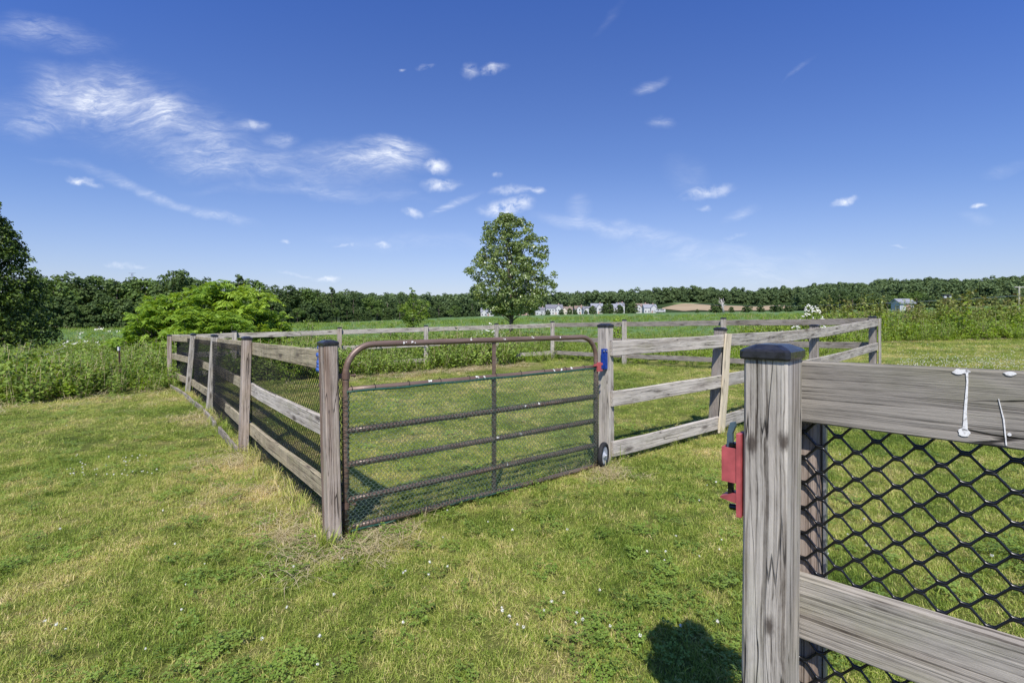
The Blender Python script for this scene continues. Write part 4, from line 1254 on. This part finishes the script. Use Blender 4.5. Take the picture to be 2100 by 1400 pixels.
def net_mesh(name, L_, z0, z1, cw, ch_, r, material, jog=.006, sides=4, zfun=None, wav=.006):
    """plastic diamond net in the local XZ plane, x 0..L; strands zig-zag between joints"""
    mb = MB(); hw = cw / 2; nc = int(L_ / hw) + 1; nr = int((z1 - z0) / ch_ * 2)
    def yw(x, z): return wav * math.sin(x * 3.1 + z * 2.3) + wav * .5 * math.sin(z * 9 + x * 5)
    for c in range(nr + 1):          # every strand runs along the net and meets its neighbours at thick joints
        P_ = []; R_ = []; zc = z0 + c * ch_ / 2
        for k in range(nc + 1):
            side = 1 if (k + c) % 2 == 0 else -1
            xx = k * hw; zz = zc + side * (ch_ / 4 - r * .6)
            zt = zc + side * (ch_ / 4 - r * .6) * .62
            P_ += [(xx - hw * .30, zt), (xx - jog, zz), (xx + jog, zz), (xx + hw * .30, zt)]; R_ += [r * .9, r * 1.35, r * 1.35, r * .9]
        P_ = [((min(max(x, 0), L_)), yw(x, z), z) for x, z in P_]
        mb.tube(np.array(P_), R_, sides, cap=False)
    if material is None: return mb
    return mb.mesh(name, material, True)


# ---- left fence (with net)
F1 = thing('board_fence', (0, 0, 0), 'weathered three rail board fence with black net running away left of the gate', 'fence', 'board fences around the enclosure')
fd = unit(P5 - P1); gd = unit(G1 - P1)
outn = np.array([-fd[1], fd[0]]);  outn = outn if outn @ np.array([-1, -.3]) > 0 else -outn      # outside = left
inn = -outn
posts = [(P1, 1.345, WOOD_P, (-.035, -.0)), (P2, 1.335, WOOD_P, (.045, .0)), (P3, 1.33, WOOD, (.10, .0)), (P4, 1.33, WOOD, (.14, 0)), (P5, 1.29, WOOD_P, (0, 0))]
for i, (p, h, m_, ln) in enumerate(posts):
    xd = gd if i == 0 else outn
    post(F1, p, h, .089, .135, xd, m_, ln, True, ['brown grained gate post with a knot hole'][0] if i == 0 else None)
pl = [p for p, *_ in posts]
leans = [ln for *_, ln in posts]
for r_i, (top, hh, mtl) in enumerate(((1.285, .14, WOOD_L), (.815, .14, WOOD_B), (.345, .14, WOOD_L))):
    for i in range(4):
        a_ = pl[i] + inn * .066 + np.array(leans[i]) * top / 1.34; b_ = pl[i + 1] + inn * .066 + np.array(leans[i + 1]) * top / 1.34
        if i == 0: a_ = a_ - fd * .0 + inn * (-.010) + fd * .01
        else: a_ = a_ + fd * .003
        b_ = b_ - fd * .003
        dz = -hh / 2
        tz = [top, top + .0]
        board(F1, 'rail', (a_[0], a_[1], zgf(*pl[i]) + top + dz), (b_[0], b_[1], zgf(*pl[i + 1]) + top + dz), .036, hh, mtl if r_i != 1 or i == 0 else WOOD_L, inn, sag=.028 if (r_i == 1 and i == 0) else .004, bow=-.01 if (r_i == 1 and i == 0) else 0,
              label='bowed middle rail nearest the gate' if (r_i == 1 and i == 0) else None)
for i in range(4):
    a_ = pl[i] + inn * .098; b_ = pl[i + 1] + inn * .098; L_ = float(np.linalg.norm(b_ - a_)); X_ = unit(b_ - a_)
    za, zb_ = zgf(*a_), zgf(*b_); slope = (zb_ - za) / L_
    me = net_mesh('net', L_, .02, 1.24, .050, .052, .0022, NET2, .004, 3)
    X3 = unit([X_[0], X_[1], slope]); N3 = np.array([inn[0], inn[1], 0]); Z3 = np.cross(X3, N3); 
    if Z3[2] < 0: N3 = -N3; Z3 = -Z3
    link('net_panel', me, F1, mat_axes((a_[0], a_[1], za), X3, N3, Z3))
# ground boards along the foot
for i, (s0, s1) in ((1, (.0, .42)), (1, (.55, 1.0)), (2, (.05, 1.0)), (3, (.05, .8))):
    a_ = pl[i] * (1 - s0) + pl[i + 1] * s0 + outn * .07; b_ = pl[i] * (1 - s1) + pl[i + 1] * s1 + outn * .07
    board(F1, 'kick_board', (a_[0], a_[1], zgf(*a_) + .03), (b_[0], b_[1], zgf(*b_) + .03), .035, .11, WOOD_D, inn)
# blue strap around the end of the top rail at the gate post
mb = MB(); base = P1 + fd * .345 + inn * .022; zt = zgf(*P1) + 1.285
for k in range(7):
    zz = zt + .012 - k * .027; mb.box((base[0] + rng.normal(0, .003), base[1] + rng.normal(0, .003), zz), (.070, .024, .031), Matrix.Rotation(math.atan2(fd[1], fd[0]) + rng.normal(0, .15), 4, 'Z') @ Matrix.Rotation(rng.normal(0, .15), 4, 'X'), ch=.006)
link('strap', mb.mesh('strap', BLUECLOTH, True), F1)['label'] = 'blue strap wound round the rail end'
mb = MB(); base = P1 + fd * .285 + inn * .024; mb.box((base[0], base[1], zt - .085), (.045, .020, .17), Matrix.Rotation(math.atan2(fd[1], fd[0]), 4, 'Z'))
link('spacer_block', mb.mesh('spacer', simple('rusty_brown', (.20, .09, .05), .8)), F1)


# ---- back-left fence
def fence_run(label, pts, tops_h, rails, side, material, xdir, name='board_fence', rail_mats=None, capped=True):
    o = thing(name, (0, 0, 0), label, 'fence', 'board fences around the enclosure')
    for i, (p, h, m_, ln) in enumerate(tops_h): post(o, p, h, .089, .12, xdir, m_, ln, capped)
    for (top, hh) in rails:
        for i in range(len(pts) - 1):
            a_ = np.array(pts[i]) + side * .068; b_ = np.array(pts[i + 1]) + side * .068
            e = unit(b_ - a_) * .002
            board(o, 'rail', (a_[0] + e[0], a_[1] + e[1], zgf(*pts[i]) + top - hh / 2), (b_[0] - e[0], b_[1] - e[1], zgf(*pts[i + 1]) + top - hh / 2), .036, hh, material, side, sag=.006)
    return o


bd = unit(BC - P5); bn = np.array([-bd[1], bd[0]]); bn = bn if bn[1] > 0 else -bn
fence_run('weathered three rail fence along the far left side of the enclosure, behind the gate', [P5, B1, B2, B3, B4, BC],
          [(B1, 1.34, WOOD, (0, 0)), (B2, 1.36, WOOD_P, (0, 0)), (B3, 1.34, WOOD_B, (0, 0)), (B4, 1.34, WOOD, (0, 0)), (BC, 1.35, WOOD_B, (0, 0))],
          [(1.30, .14), (.82, .13), (.32, .13)], bn, WOOD, bn)
cd = unit(RC - BC); cn = np.array([-cd[1], cd[0]]); cn = cn if cn[0] > 0 else -cn
fence_run('dark weathered three rail fence along the far right side of the enclosure', [BC, C1, C2, RC],
          [(C1, 1.36, WOOD_B, (0, 0)), (C2, 1.36, WOOD_B, (0, 0))],
          [(1.31, .14), (.80, .14), (.33, .13)], cn, WOOD_D, cn)

# ---- front-right fence
F4 = thing('board_fence', (0, 0, 0), 'grey three rail fence right of the gate with a new pale board on one post', 'fence', 'board fences around the enclosure')
dd = unit(RC - G1); dn = np.array([dd[1], -dd[0]])     # outside, toward the camera
post(F4, G1, 1.385, .10, .125, dd, WOOD_B, (-.012, 0), True, 'pale streaked gate post holding the blue latch')
post(F4, D1 - dn * .0, 1.29, .089, .125, dd, WOOD_D, (.09, 0), True, 'leaning grey post under the pale board')
post(F4, D2, 1.24, .089, .125, dd, WOOD_D, (0.02, 0), True)
post(F4, RC, 1.33, .089, .125, dd, WOOD_D, (0, 0), True)
rt = {0: (1.235, .73, .225), 1: (1.225, .735, .23), 2: (1.20, .72, .24), 3: (1.29, .80, .26)}
nodes = [(G1, (-.01, 0)), (D1, (.085, 0)), (D2, (.02, 0)), (RC, (0, 0))]
for k in range(3):
    for i in range(3):
        t0, t1 = rt[i][k], rt[i + 1][k]
        a_ = nodes[i][0] + dn * .082 + np.array(nodes[i][1]) * t0 / 1.3; b_ = nodes[i + 1][0] + dn * .082 + np.array(nodes[i + 1][1]) * t1 / 1.3
        if i == 0: a_ = a_ + dd * .0
        e = unit(b_ - a_) * (.003 if i else -.01)
        hh = .15
        board(F4, 'rail', (a_[0] + e[0], a_[1] + e[1], zgf(*nodes[i][0]) + t0 - hh / 2), (b_[0] - unit(b_ - a_)[0] * .002, b_[1] - unit(b_ - a_)[1] * .002, zgf(*nodes[i + 1][0]) + t1 - hh / 2), .036, hh,
              WOOD_B if i == 0 else WOOD, dn, sag=.008)
zb = zgf(*D1)
a_ = D1 + dn * .112 - dd * .01; b_ = a_ + np.array([.085, 0])
board(F4, 'brace_board', (a_[0], a_[1], zb + .03), (b_[0], b_[1], zb + 1.235), .022, .14, WOOD_N, dn, label='new pale cream board nailed upright over the rail joint')
a_ = RC + dn * .115 + dd * .03
board(F4, 'brace_board', (a_[0], a_[1], zgf(*RC) + .1), (a_[0], a_[1], zgf(*RC) + 1.30), .022, .11, WOOD, dn, label='grey upright cover board at the right corner')

# blue latch on the gate post, facing the gate
LM = mat_axes((G1[0], G1[1], 0), (gd[0], gd[1], 0), (-gd[1], gd[0], 0), (0, 0, 1))
o = link('latch', None, F4); o['label'] = 'blue slide latch with two pale bolts'
bl = np.array([1.228, 0]) * 0
zl = EYE + (HZ - 715) / F * 4.98; zl2 = EYE + (HZ - 757) / F * 4.98
lc = G1 - dd * .06 + dn * .035
mb = MB(); mb.box((lc[0] - .012, lc[1] - .01, (zl + zl2) / 2), (.035, .055, zl - zl2), Matrix.Rotation(math.atan2(dd[1], dd[0]), 4, 'Z'), ch=.006)
mb.box((lc[0] - .035, lc[1] - .02, zl2 + .03), (.05, .04, .05), Matrix.Rotation(math.atan2(dd[1], dd[0]), 4, 'Z'), ch=.006)
link('latch_body', mb.mesh('blue_latch', BLUE), o)
for sx in (-.02, .005):
    mb = MB(); mb.tube([(lc[0] + sx, lc[1] - .045, zl - .02), (lc[0] + sx, lc[1] - .03, zl - .02)], .007, 8); link('bolt', mb.mesh('bolt', STEEL), o)

# ---- near fence on the right
F5 = thing('board_fence', (0, 0, 0), 'large near fence with thick capped post, grey rails and black diamond net', 'fence', 'board fences around the enclosure')
nc_ = np.array([.618, 1.194]); nu = np.array([.74, -.67]); nu = unit(nu); nb_ = np.array([-nu[1], nu[0]])
zn = zgf(*nc_)
WOOD_NP = wood('near_post_wood', knots=[(1.285, -.026, -.07, .013), (1.30, .040, -.07, .012), (.875, .013, -.07, .013)])
post(F5, nc_, 1.377, .093, .14, nu, WOOD_NP, (.008, .0), True, 'thick grey near post with knots and a black cap')
bp = nc_ + nb_ * .188 + nu * .03
post(F5, bp, 1.28, .089, .13, nu, WOOD_P, (.0, .0), False, 'brown post standing behind the net')
mb = MB(); q = bp + nu * .052 - nb_ * .0; mb.box((q[0], q[1], .62), (.006, .022, 1.25), Matrix.Rotation(math.atan2(nu[1], nu[0]), 4, 'Z')); link('metal_strip', mb.mesh('metal_strip', STEEL), F5)


def splats(mb):
    # bird droppings as thin crusts on the face towards the camera (local -y or +y is tested below)
    for (x0, pts) in ((0, None),):
        pass


st = nc_ + nb_ * (.07 + .019 + .001)
en = st + nu * 1.6


def near_rail(topz, hh, material, name_label, splat=False):
    a_ = st + nu * (-.03); b_ = en
    A = np.array([a_[0], a_[1], topz - hh / 2]); L_ = 1.63
    mb = board_mesh('rail', L_, .038, hh, material, 40, .0, .0035, .0012)
    mats = [material, WHT]
    X_ = np.array([nu[0], nu[1], 0]); N_ = np.array([nb_[0], nb_[1], 0]); Z_ = np.array([0, 0, 1.0])
    if splat:
        def crust(pts, y=-.0195):
            pts = np.array(pts); V = [(x_, y - .0006, z_) for x_, z_ in pts] + [(x_, y + .001, z_) for x_, z_ in pts]
            n_ = len(pts); mb.add(V, [tuple(range(n_)), tuple(range(2 * n_ - 1, n_ - 1, -1))] + [(i, i + n_, (i + 1) % n_ + n_, (i + 1) % n_) for i in range(n_)], 1)
        def s_of(px):   # distance along the rail seen at px
            t_ = (px - 1050) / F; fa = st - nb_ * .019
            return (t_ * fa[1] - fa[0]) / (nu[0] - t_ * nu[1]) + .03
        sx = s_of(1984)
        L1 = []; R1 = []
        for k, (zz, w_) in enumerate(((.074, .0024), (.05, .0015), (.02, .0022), (-.01, .0026), (-.035, .0036), (-.05, .005))):
            xo = sx - .001 * k * .9 + rng.normal(0, .0006)
            L1.append((xo - w_ * .9, zz)); R1.append((xo + w_ * .9, zz))
        crust(L1 + R1[::-1])
        a2 = np.linspace(0, 6.283, 14)[:-1]; crust([(sx - .005 + .010 * math.cos(q) * rng.uniform(.7, 1.15), -.054 + .008 * math.sin(q) * rng.uniform(.7, 1.15)) for q in a2])
        crust([(sx - .014 + .009 * math.cos(q) * rng.uniform(.7, 1.15), .069 + .006 * math.sin(q) * rng.uniform(.8, 1.0)) for q in a2], -.0197)
        s2 = s_of(2050)
        crust([(s2 - .002, .02), (s2 - .001, .02), (s2 + .0070, -.02), (s2 + .0105, -.07), (s2 + .0085, -.07), (s2 + .0048, -.02)])
        s3 = s_of(2070); crust([(s3 + .003 * math.cos(q), -.048 + .003 * math.sin(q)) for q in a2])
        for (px, w_) in ((1976, .011), (2072, .009)):
            s4 = s_of(px); crust([(s4 + w_ * math.cos(q) * rng.uniform(.7, 1.2), .0705 + .0042 * math.sin(q)) for q in a2])
    o = link('rail', mb.mesh('near_rail', mats), F5, mat_axes(A, X_, N_, Z_))
    if name_label: o['label'] = name_label
    return o


WOOD_NR = wood('near_rail_wood', light=(.30, .272, .232), dark=(.026, .022, .018), warmth=.12, fine=.8)
near_rail(1.369, .15, WOOD_NR, 'thick dark grained top rail with white bird droppings', True)
near_rail(.842, .15, wood('middle_rail_wood', light=(.41, .375, .32), dark=(.06, .05, .042)), 'lighter grey middle rail')
near_rail(.33, .15, WOOD, None)
a_ = st + nb_ * .024; L_ = 1.6
link('net_panel', net_mesh('near_net', L_, .03, 1.33, .0755, .0635, .0032, NET, .0068, 8, wav=.0025), F5, mat_axes((a_[0] - nu[0] * .03, a_[1] - nu[1] * .03, 0), (nu[0], nu[1], 0), (nb_[0], nb_[1], 0), (0, 0, 1)))
# next post to the right, outside the picture, carries the rails
post(F5, nc_ + nb_ * .13 + nu * 1.66, 1.36, .089, .14, nu, WOOD, (0, 0), True)

# red latch on the hidden left face of the near post; local frame: x = outward (-nu), y = back (nb_)
lt_ = link('latch', None, F5); lt_['label'] = 'faded red latch box with a blue grey lever'
MX = mat_axes((nc_[0] - nu[0] * .0455, nc_[1] - nu[1] * .0455, 0), (-nu[0], -nu[1], 0), (-nb_[0], -nb_[1], 0), (0, 0, 1))
def zl_(py, d=1.2): return EYE + (HZ - py) / F * d
yo = .043
mb = MB(); mb.box((.0055, yo, (zl_(886) + zl_(1054)) / 2), (.010, .045, zl_(886) - zl_(1054)), ch=.001)
mb.box((.024, yo - .018, (zl_(917) + zl_(987)) / 2), (.036, .004, zl_(917) - zl_(987)))
mb.box((.024, yo + .018, (zl_(917) + zl_(987)) / 2), (.036, .004, zl_(917) - zl_(987)))
mb.box((.043, yo, (zl_(917) + zl_(987)) / 2), (.004, .040, zl_(917) - zl_(987)))
zz = zl_(1024); mb.add([(.008, yo - .022, zz), (.052, yo - .030, zz + .002), (.052, yo + .010, zz + .002), (.008, yo + .022, zz), (.008, yo - .022, zz + .022), (.008, yo + .022, zz + .022), (.008, yo - .022, zz - .004), (.052, yo - .030, zz - .002), (.052, yo + .010, zz - .002), (.008, yo + .022, zz - .004)],
                       [(4, 0, 1), (4, 1, 2, 5), (5, 2, 3), (6, 9, 8, 7), (0, 6, 7, 1), (1, 7, 8, 2), (2, 8, 9, 3)])
link('latch_plate', mb.mesh('red_latch', RED), lt_, MX)
mb = MB()
prof_ = [(.038, zl_(925)), (.037, zl_(890)), (.030, zl_(868)), (.020, zl_(866)), (.018, zl_(874)), (.025, zl_(890)), (.024, zl_(925))]
V = [(x_, yo - .006, z_) for x_, z_ in prof_] + [(x_, yo + .006, z_) for x_, z_ in prof_]; n_ = len(prof_)
mb.add(V, [tuple(range(n_)), tuple(range(2 * n_ - 1, n_ - 1, -1))] + [(i, i + n_, (i + 1) % n_ + n_, (i + 1) % n_) for i in range(n_)])
link('lever', mb.mesh('lever', SLATE), lt_, MX)
mb = MB(); mb.box((.022, yo, zl_(913)), (.018, .018, .012), ch=.003); mb.tube([(.006, yo, zl_(1040)), (.032, yo, zl_(1042))], .007, 10); mb.box((.030, yo, zl_(1004)), (.010, .014, .045))
link('bolt', mb.mesh('latch_bolt', NET), lt_, MX)

# ------------------------------------------------------------------ the gate
GA = np.array([-1.139, 3.41]); GB = np.array([.817, 4.85]); gl_ = float(np.linalg.norm(GB - GA)); gx = unit(GB - GA); gn = np.array([gx[1], -gx[0]])
gate = thing('tube_gate', (GA[0], GA[1], .0), 'brown six bar tube gate with green wire netting, closed between two posts', 'gate', None, math.atan2(gx[1], gx[0]))
# local: x along the gate, -y towards the camera
TR = .0225
def gz(x, zl0, zr0): return zl0 + (zr0 - zl0) * x / gl_
TOPL, TOPR, BOTL, BOTR = 1.296, 1.303, .040, .052
rc = .20
path = [(0, 0, BOTL - .02)]
for q in np.linspace(0, 1, 14): a_ = math.pi - q * math.pi / 2; path.append((rc + rc * math.cos(a_), 0, TOPL - rc + rc * math.sin(a_)))
path = [(0, 0, BOTL - .03), (0, 0, .5), (0, 0, .95)] + path[1:]
for q in np.linspace(.1, .9, 9): path.append((rc + (gl_ - 2 * rc) * q, 0, gz(rc + (gl_ - 2 * rc) * q, TOPL, TOPR)))
for q in np.linspace(0, 1, 14): a_ = math.pi / 2 - q * math.pi / 2; path.append((gl_ - rc + rc * math.cos(a_), 0, TOPR - rc + rc * math.sin(a_)))
path += [(gl_, 0, .95), (gl_, 0, .5), (gl_, 0, BOTR - .02)]
mb = MB(); mb.tube(path, TR, 14)
link('gate_frame', mb.mesh('gate_frame', GATE, True), gate)
bars = [(.987, 1.008), (.706, .722), (.474, .488), (.232, .250), (BOTL, BOTR)]
for k, (zl0, zr0) in enumerate(bars):
    mb = MB(); dip = .004 if k < 4 else .012
    mb.tube([(x_, 0, gz(x_, zl0, zr0) - dip * math.sin(math.pi * x_ / gl_)) for x_ in np.linspace(.0, gl_, 12)], TR * .92, 12)
    if k == 4: mb.tube([(x_, 0, gz(x_, zl0, zr0)) for x_ in (0, .001)], .001, 3)
    link('bar', mb.mesh('gate_bar', GATE, True), gate)
ux = 1.17
# place the upright where the photo has it (px 1013)
t_ = (1013 - 1050) / F; ux = (t_ * GA[1] - GA[0]) / (gx[0] - t_ * gx[1])
mb = MB(); mb.box((ux, 0, (TOPL + BOTL) / 2 - .01), (.030, .012, TOPL - BOTL - .01))
link('upright', mb.mesh('gate_upright', GATE), gate)


# wire netting: hexagonal, fastened on the camera side of the bars
def hexnet(L_, z0, z1, cw, r, y0):
    mb = MB(); hw = cw / 2; chh = cw * 1.05; nr = int((z1 - z0) / chh * 2); nc = int(L_ / hw)
    for c in range(nc + 1):
        P_ = []
        for rr in range(nr + 1):
            side = 1 if (rr + c) % 2 == 0 else -1
            xx = c * hw + side * (hw / 2 - r * .4); zz = z0 + rr * chh / 2
            yw = y0 + .006 * math.sin(xx * 6 + zz * 5) + .004 * math.sin(zz * 21 + xx * 3)
            P_ += [(xx, yw, zz - chh * .13), (xx, yw, zz + chh * .13)]
        P_ = np.array(P_); P_[:, 0] = np.clip(P_[:, 0], 0, L_)
        P_[:, 2] += (TOPR - TOPL) * P_[:, 0] / L_ + .004
        mb.tube(P_, r, 3, cap=False)
    return mb


mb = hexnet(gl_ - .01, .035, .985, .036, .0016, -.026)
link('wire_netting', mb.mesh('wire_netting', WIRE), gate)


def wrap(p0, p1, R_, n_h, pitch, r, mbw):
    """netting wound round a tube: crossing spirals"""
    p0 = np.array(p0, float); p1 = np.array(p1, float); L_ = np.linalg.norm(p1 - p0); X_ = (p1 - p0) / L_
    A_ = np.cross(X_, [0, 1, 0]); A_ /= np.linalg.norm(A_); B_ = np.cross(X_, A_); m_ = int(L_ / pitch * 9)
    for k in range(n_h):
        for sg in (-1, 1):
            tt = np.linspace(0, 1, m_); ph = sg * tt * L_ / pitch * 2 * math.pi + k * 2 * math.pi / n_h
            rr = R_ * (1 + .10 * np.sin(tt * L_ * 23 + k))
            mbw.tube(p0 + np.outer(tt * L_, X_) + (rr * np.cos(ph))[:, None] * A_ + (rr * np.sin(ph))[:, None] * B_, r, 3, cap=False)


mbw = MB()
for k in (1, 2, 3, 4):
    zl0, zr0 = bars[k]; x1w = gl_ - .02 if k < 4 else gl_ * .62
    wrap((.02, 0, gz(.02, zl0, zr0)), (x1w, 0, gz(x1w, zl0, zr0)), TR * 1.16, 3, .075, .0015, mbw)
wrap((0, 0, .06), (0, 0, .95), TR * 1.15, 2, .07, .0014, mbw)
wrap((gl_, 0, .10), (gl_, 0, .86), TR * 1.25, 3, .075, .0015, mbw)
wrap((ux, 0, .06), (ux, 0, .97), .021, 3, .07, .0015, mbw)
link('netting_wrap', mbw.mesh('netting_wrap', WRAPW), gate)
# ties along the second bar and green selvedge
mbt = MB(); zl0, zr0 = bars[0]
for x_ in (.035, .20, .46, .72, .98, 1.24, 1.50, 1.76, 2.02, 2.26):
    a2 = np.linspace(0, 6.283, 13)[:-1]
    mbt.tube([(x_ + .004 * math.sin(q), (TR + .003) * math.cos(q), gz(x_, zl0, zr0) + (TR + .003) * math.sin(q)) for q in a2], .0022, 5, closed=True)
    mbt.tube([(x_, -.01, gz(x_, zl0, zr0) + TR), (x_ - .006, -.014, gz(x_, zl0, zr0) + TR + .014)], .0018, 4)
link('wire_tie', mbt.mesh('wire_ties', NET), gate)['kind'] = 'stuff'
mbt = MB(); GREEN = simple('green_selvedge', (.015, .07, .045), .5, 0, .3, 30)
mbt.tube([(x_, -TR * .85 - .003 * abs(math.sin(x_ * 19)), gz(x_, zl0, zr0) - TR * .55 + .003 * math.sin(x_ * 12)) for x_ in np.linspace(.0, gl_ * .99, 60)], .0085, 6)
mbt.tube([(x_, -TR * 1.0, gz(x_, BOTL, BOTR) - .02 + .004 * math.sin(x_ * 15)) for x_ in np.linspace(.02, .35, 14)], .007, 6)
mbt.tube([(x_, -TR * .9, gz(x_, BOTL, BOTR) - .012 + .004 * math.sin(x_ * 15)) for x_ in np.linspace(.8, 1.5, 14)], .006, 6)
link('selvedge', mbt.mesh('netting_selvedge', GREEN, True), gate)
# droppings on the bars
mbd = MB()
def spl(x_, z_, y_=-TR):
    for _ in range(3):
        a2 = np.linspace(0, 6.283, 9)[:-1]; cx_, cz_ = x_ + rng.normal(0, .008), z_ + rng.normal(0, .004); r1, r2 = rng.uniform(.003, .007), rng.uniform(.003, .010)
        V = [(cx_ + r1 * math.cos(q), -math.sqrt(max(0, (TR + .0012) ** 2 - min(TR, abs(cz_ + r2 * math.sin(q) - z_ + zoff_)) ** 2)), cz_ + r2 * math.sin(q)) for q in a2]
        mbd.add(V, [tuple(range(8))])
zoff_ = .010
for x_ in (.42, .50, 1.0, 1.32, 1.95, 1.62): spl(x_, gz(x_, TOPL, TOPR) + .008)
for x_ in (.62, .64, 1.05, 1.12, 1.88, 1.97, 2.10): spl(x_, gz(x_, *bars[0]) + .010)
for x_ in (1.55, 1.7): spl(x_, gz(x_, *bars[1]) + .008)
for x_ in (1.25, 1.5): spl(x_, gz(x_, *bars[2]) + .008)
for x_ in (1.35,): spl(x_, gz(x_, *bars[3]) + .008)
link('droppings', mbd.mesh('droppings', WHT), gate)
# hinges
for zz in (1.085, .20):
    mbh = MB(); mbh.tube([(0, 0, zz - .022), (0, 0, zz + .022)], TR * 1.22, 14)
    mbh.box((-.055, -.006, zz), (.09, .010, .034)); mbh.tube([(-.10, -.03, zz), (-.10, .05, zz)], .008, 8)
    mbh.tube([(.03, -.012, zz), (.055, -.012, zz)], .008, 8); mbh.tube([(.052, -.012, zz), (.062, -.012, zz)], .014, 6)
    link('hinge', mbh.mesh('hinge', simple('rusty_brown_steel', (.13, .08, .06), .6, .2)), gate)
# latch bracket
mbh = MB(); mbh.box((gl_ + .012, -.030, 1.01), (.050, .012, .09), ch=.003); mbh.box((gl_ + .045, -.028, 1.035), (.03, .014, .02), ch=.003); mbh.box((gl_ + .04, -.028, .975), (.04, .014, .016), ch=.003); mbh.box((gl_ - .03, -.028, 1.03), (.05, .010, .02))
link('latch_bracket', mbh.mesh('latch_bracket', RED), gate)['label'] = 'red latch bracket'
# wheel at the free end
wh = link('wheel', None, gate); WX = gl_ + .075; WZ = .02 + .125
Mw = Matrix.Translation((WX, -.03, WZ)) @ Matrix.Rotation(R(25), 4, 'Z')
ang = np.linspace(0, 2 * math.pi, 41)[:-1]
mb = MB(); prof_ = [(.125, -.010), (.125, .010), (.117, .020), (.098, .022), (.086, .016), (.086, -.016), (.098, -.022), (.117, -.020)]
V = [(r_ * math.cos(a_), y_, r_ * math.sin(a_)) for a_ in ang for r_, y_ in prof_]
Fc = [(i * 8 + k, i * 8 + (k + 1) % 8, ((i + 1) % 40) * 8 + (k + 1) % 8, ((i + 1) % 40) * 8 + k) for i in range(40) for k in range(8)]
mb.add(V, Fc); link('tyre', mb.mesh('tyre', RUB, True), wh, Mw)
mb = MB(); prof_ = [(.087, -.010), (.080, -.014), (.050, -.004), (.030, -.006), (.024, -.020), (.0, -.020)]
V = [(r_ * math.cos(a_), y_, r_ * math.sin(a_)) for a_ in ang for r_, y_ in prof_] + [(r_ * math.cos(a_), -y_, r_ * math.sin(a_)) for a_ in ang for r_, y_ in prof_]
Fc = [(i * 6 + k, i * 6 + k + 1, ((i + 1) % 40) * 6 + k + 1, ((i + 1) % 40) * 6 + k) for i in range(40) for k in range(5)]
Fc += [tuple(240 + q for q in f) for f in Fc]
mb.add(V, Fc); mb.tube([(0, -.035, 0), (0, .035, 0)], .010, 8); link('rim', mb.mesh('wheel_rim', GREYP, True), wh, Mw)
mb = MB(); mb.tube([(gl_, .0, .16), (gl_ + .03, -.01, .15), (WX, .0, WZ)], .010, 8); link('axle', mb.mesh('axle', GATE, True), wh)

# ------------------------------------------------------------------ small things at the left
x, y = gp(250, 803)
o = thing('steel_post', (x, y, zgf(x, y)), 'thin rusty steel stake with a white tip at the edge of the weeds', 'stake')
mb = MB(); mb.box((-.02, 0, .48), (.012, .035, 1.0)); mb.box((-.02, .012, .48), (.036, .008, 1.0)); link('stake', mb.mesh('stake', DARKW), o)
o.rotation_euler = (0, R(-3), 0)
mb = MB(); mb.box((-.02, 0, 1.02), (.040, .040, .09)); link('tip', mb.mesh('stake_tip', H_WHITE), o)
# long bare stalk leaning in the weeds
o = thing('bare_stalk', (*gp(20, 780), zgf(*gp(20, 780))), 'long pale dead stalk leaning over the weeds by the dark tree', 'stalk')
mb = MB(); mb.tube([(0, 0, 0), (.9, .1, .75), (1.7, .1, 1.05)], [.012, .010, .004], 5); mb.tube([(.9, .1, .75), (1.5, .2, .86)], [.006, .003], 5); link('stem', mb.mesh('stalk', BARK_P), o)
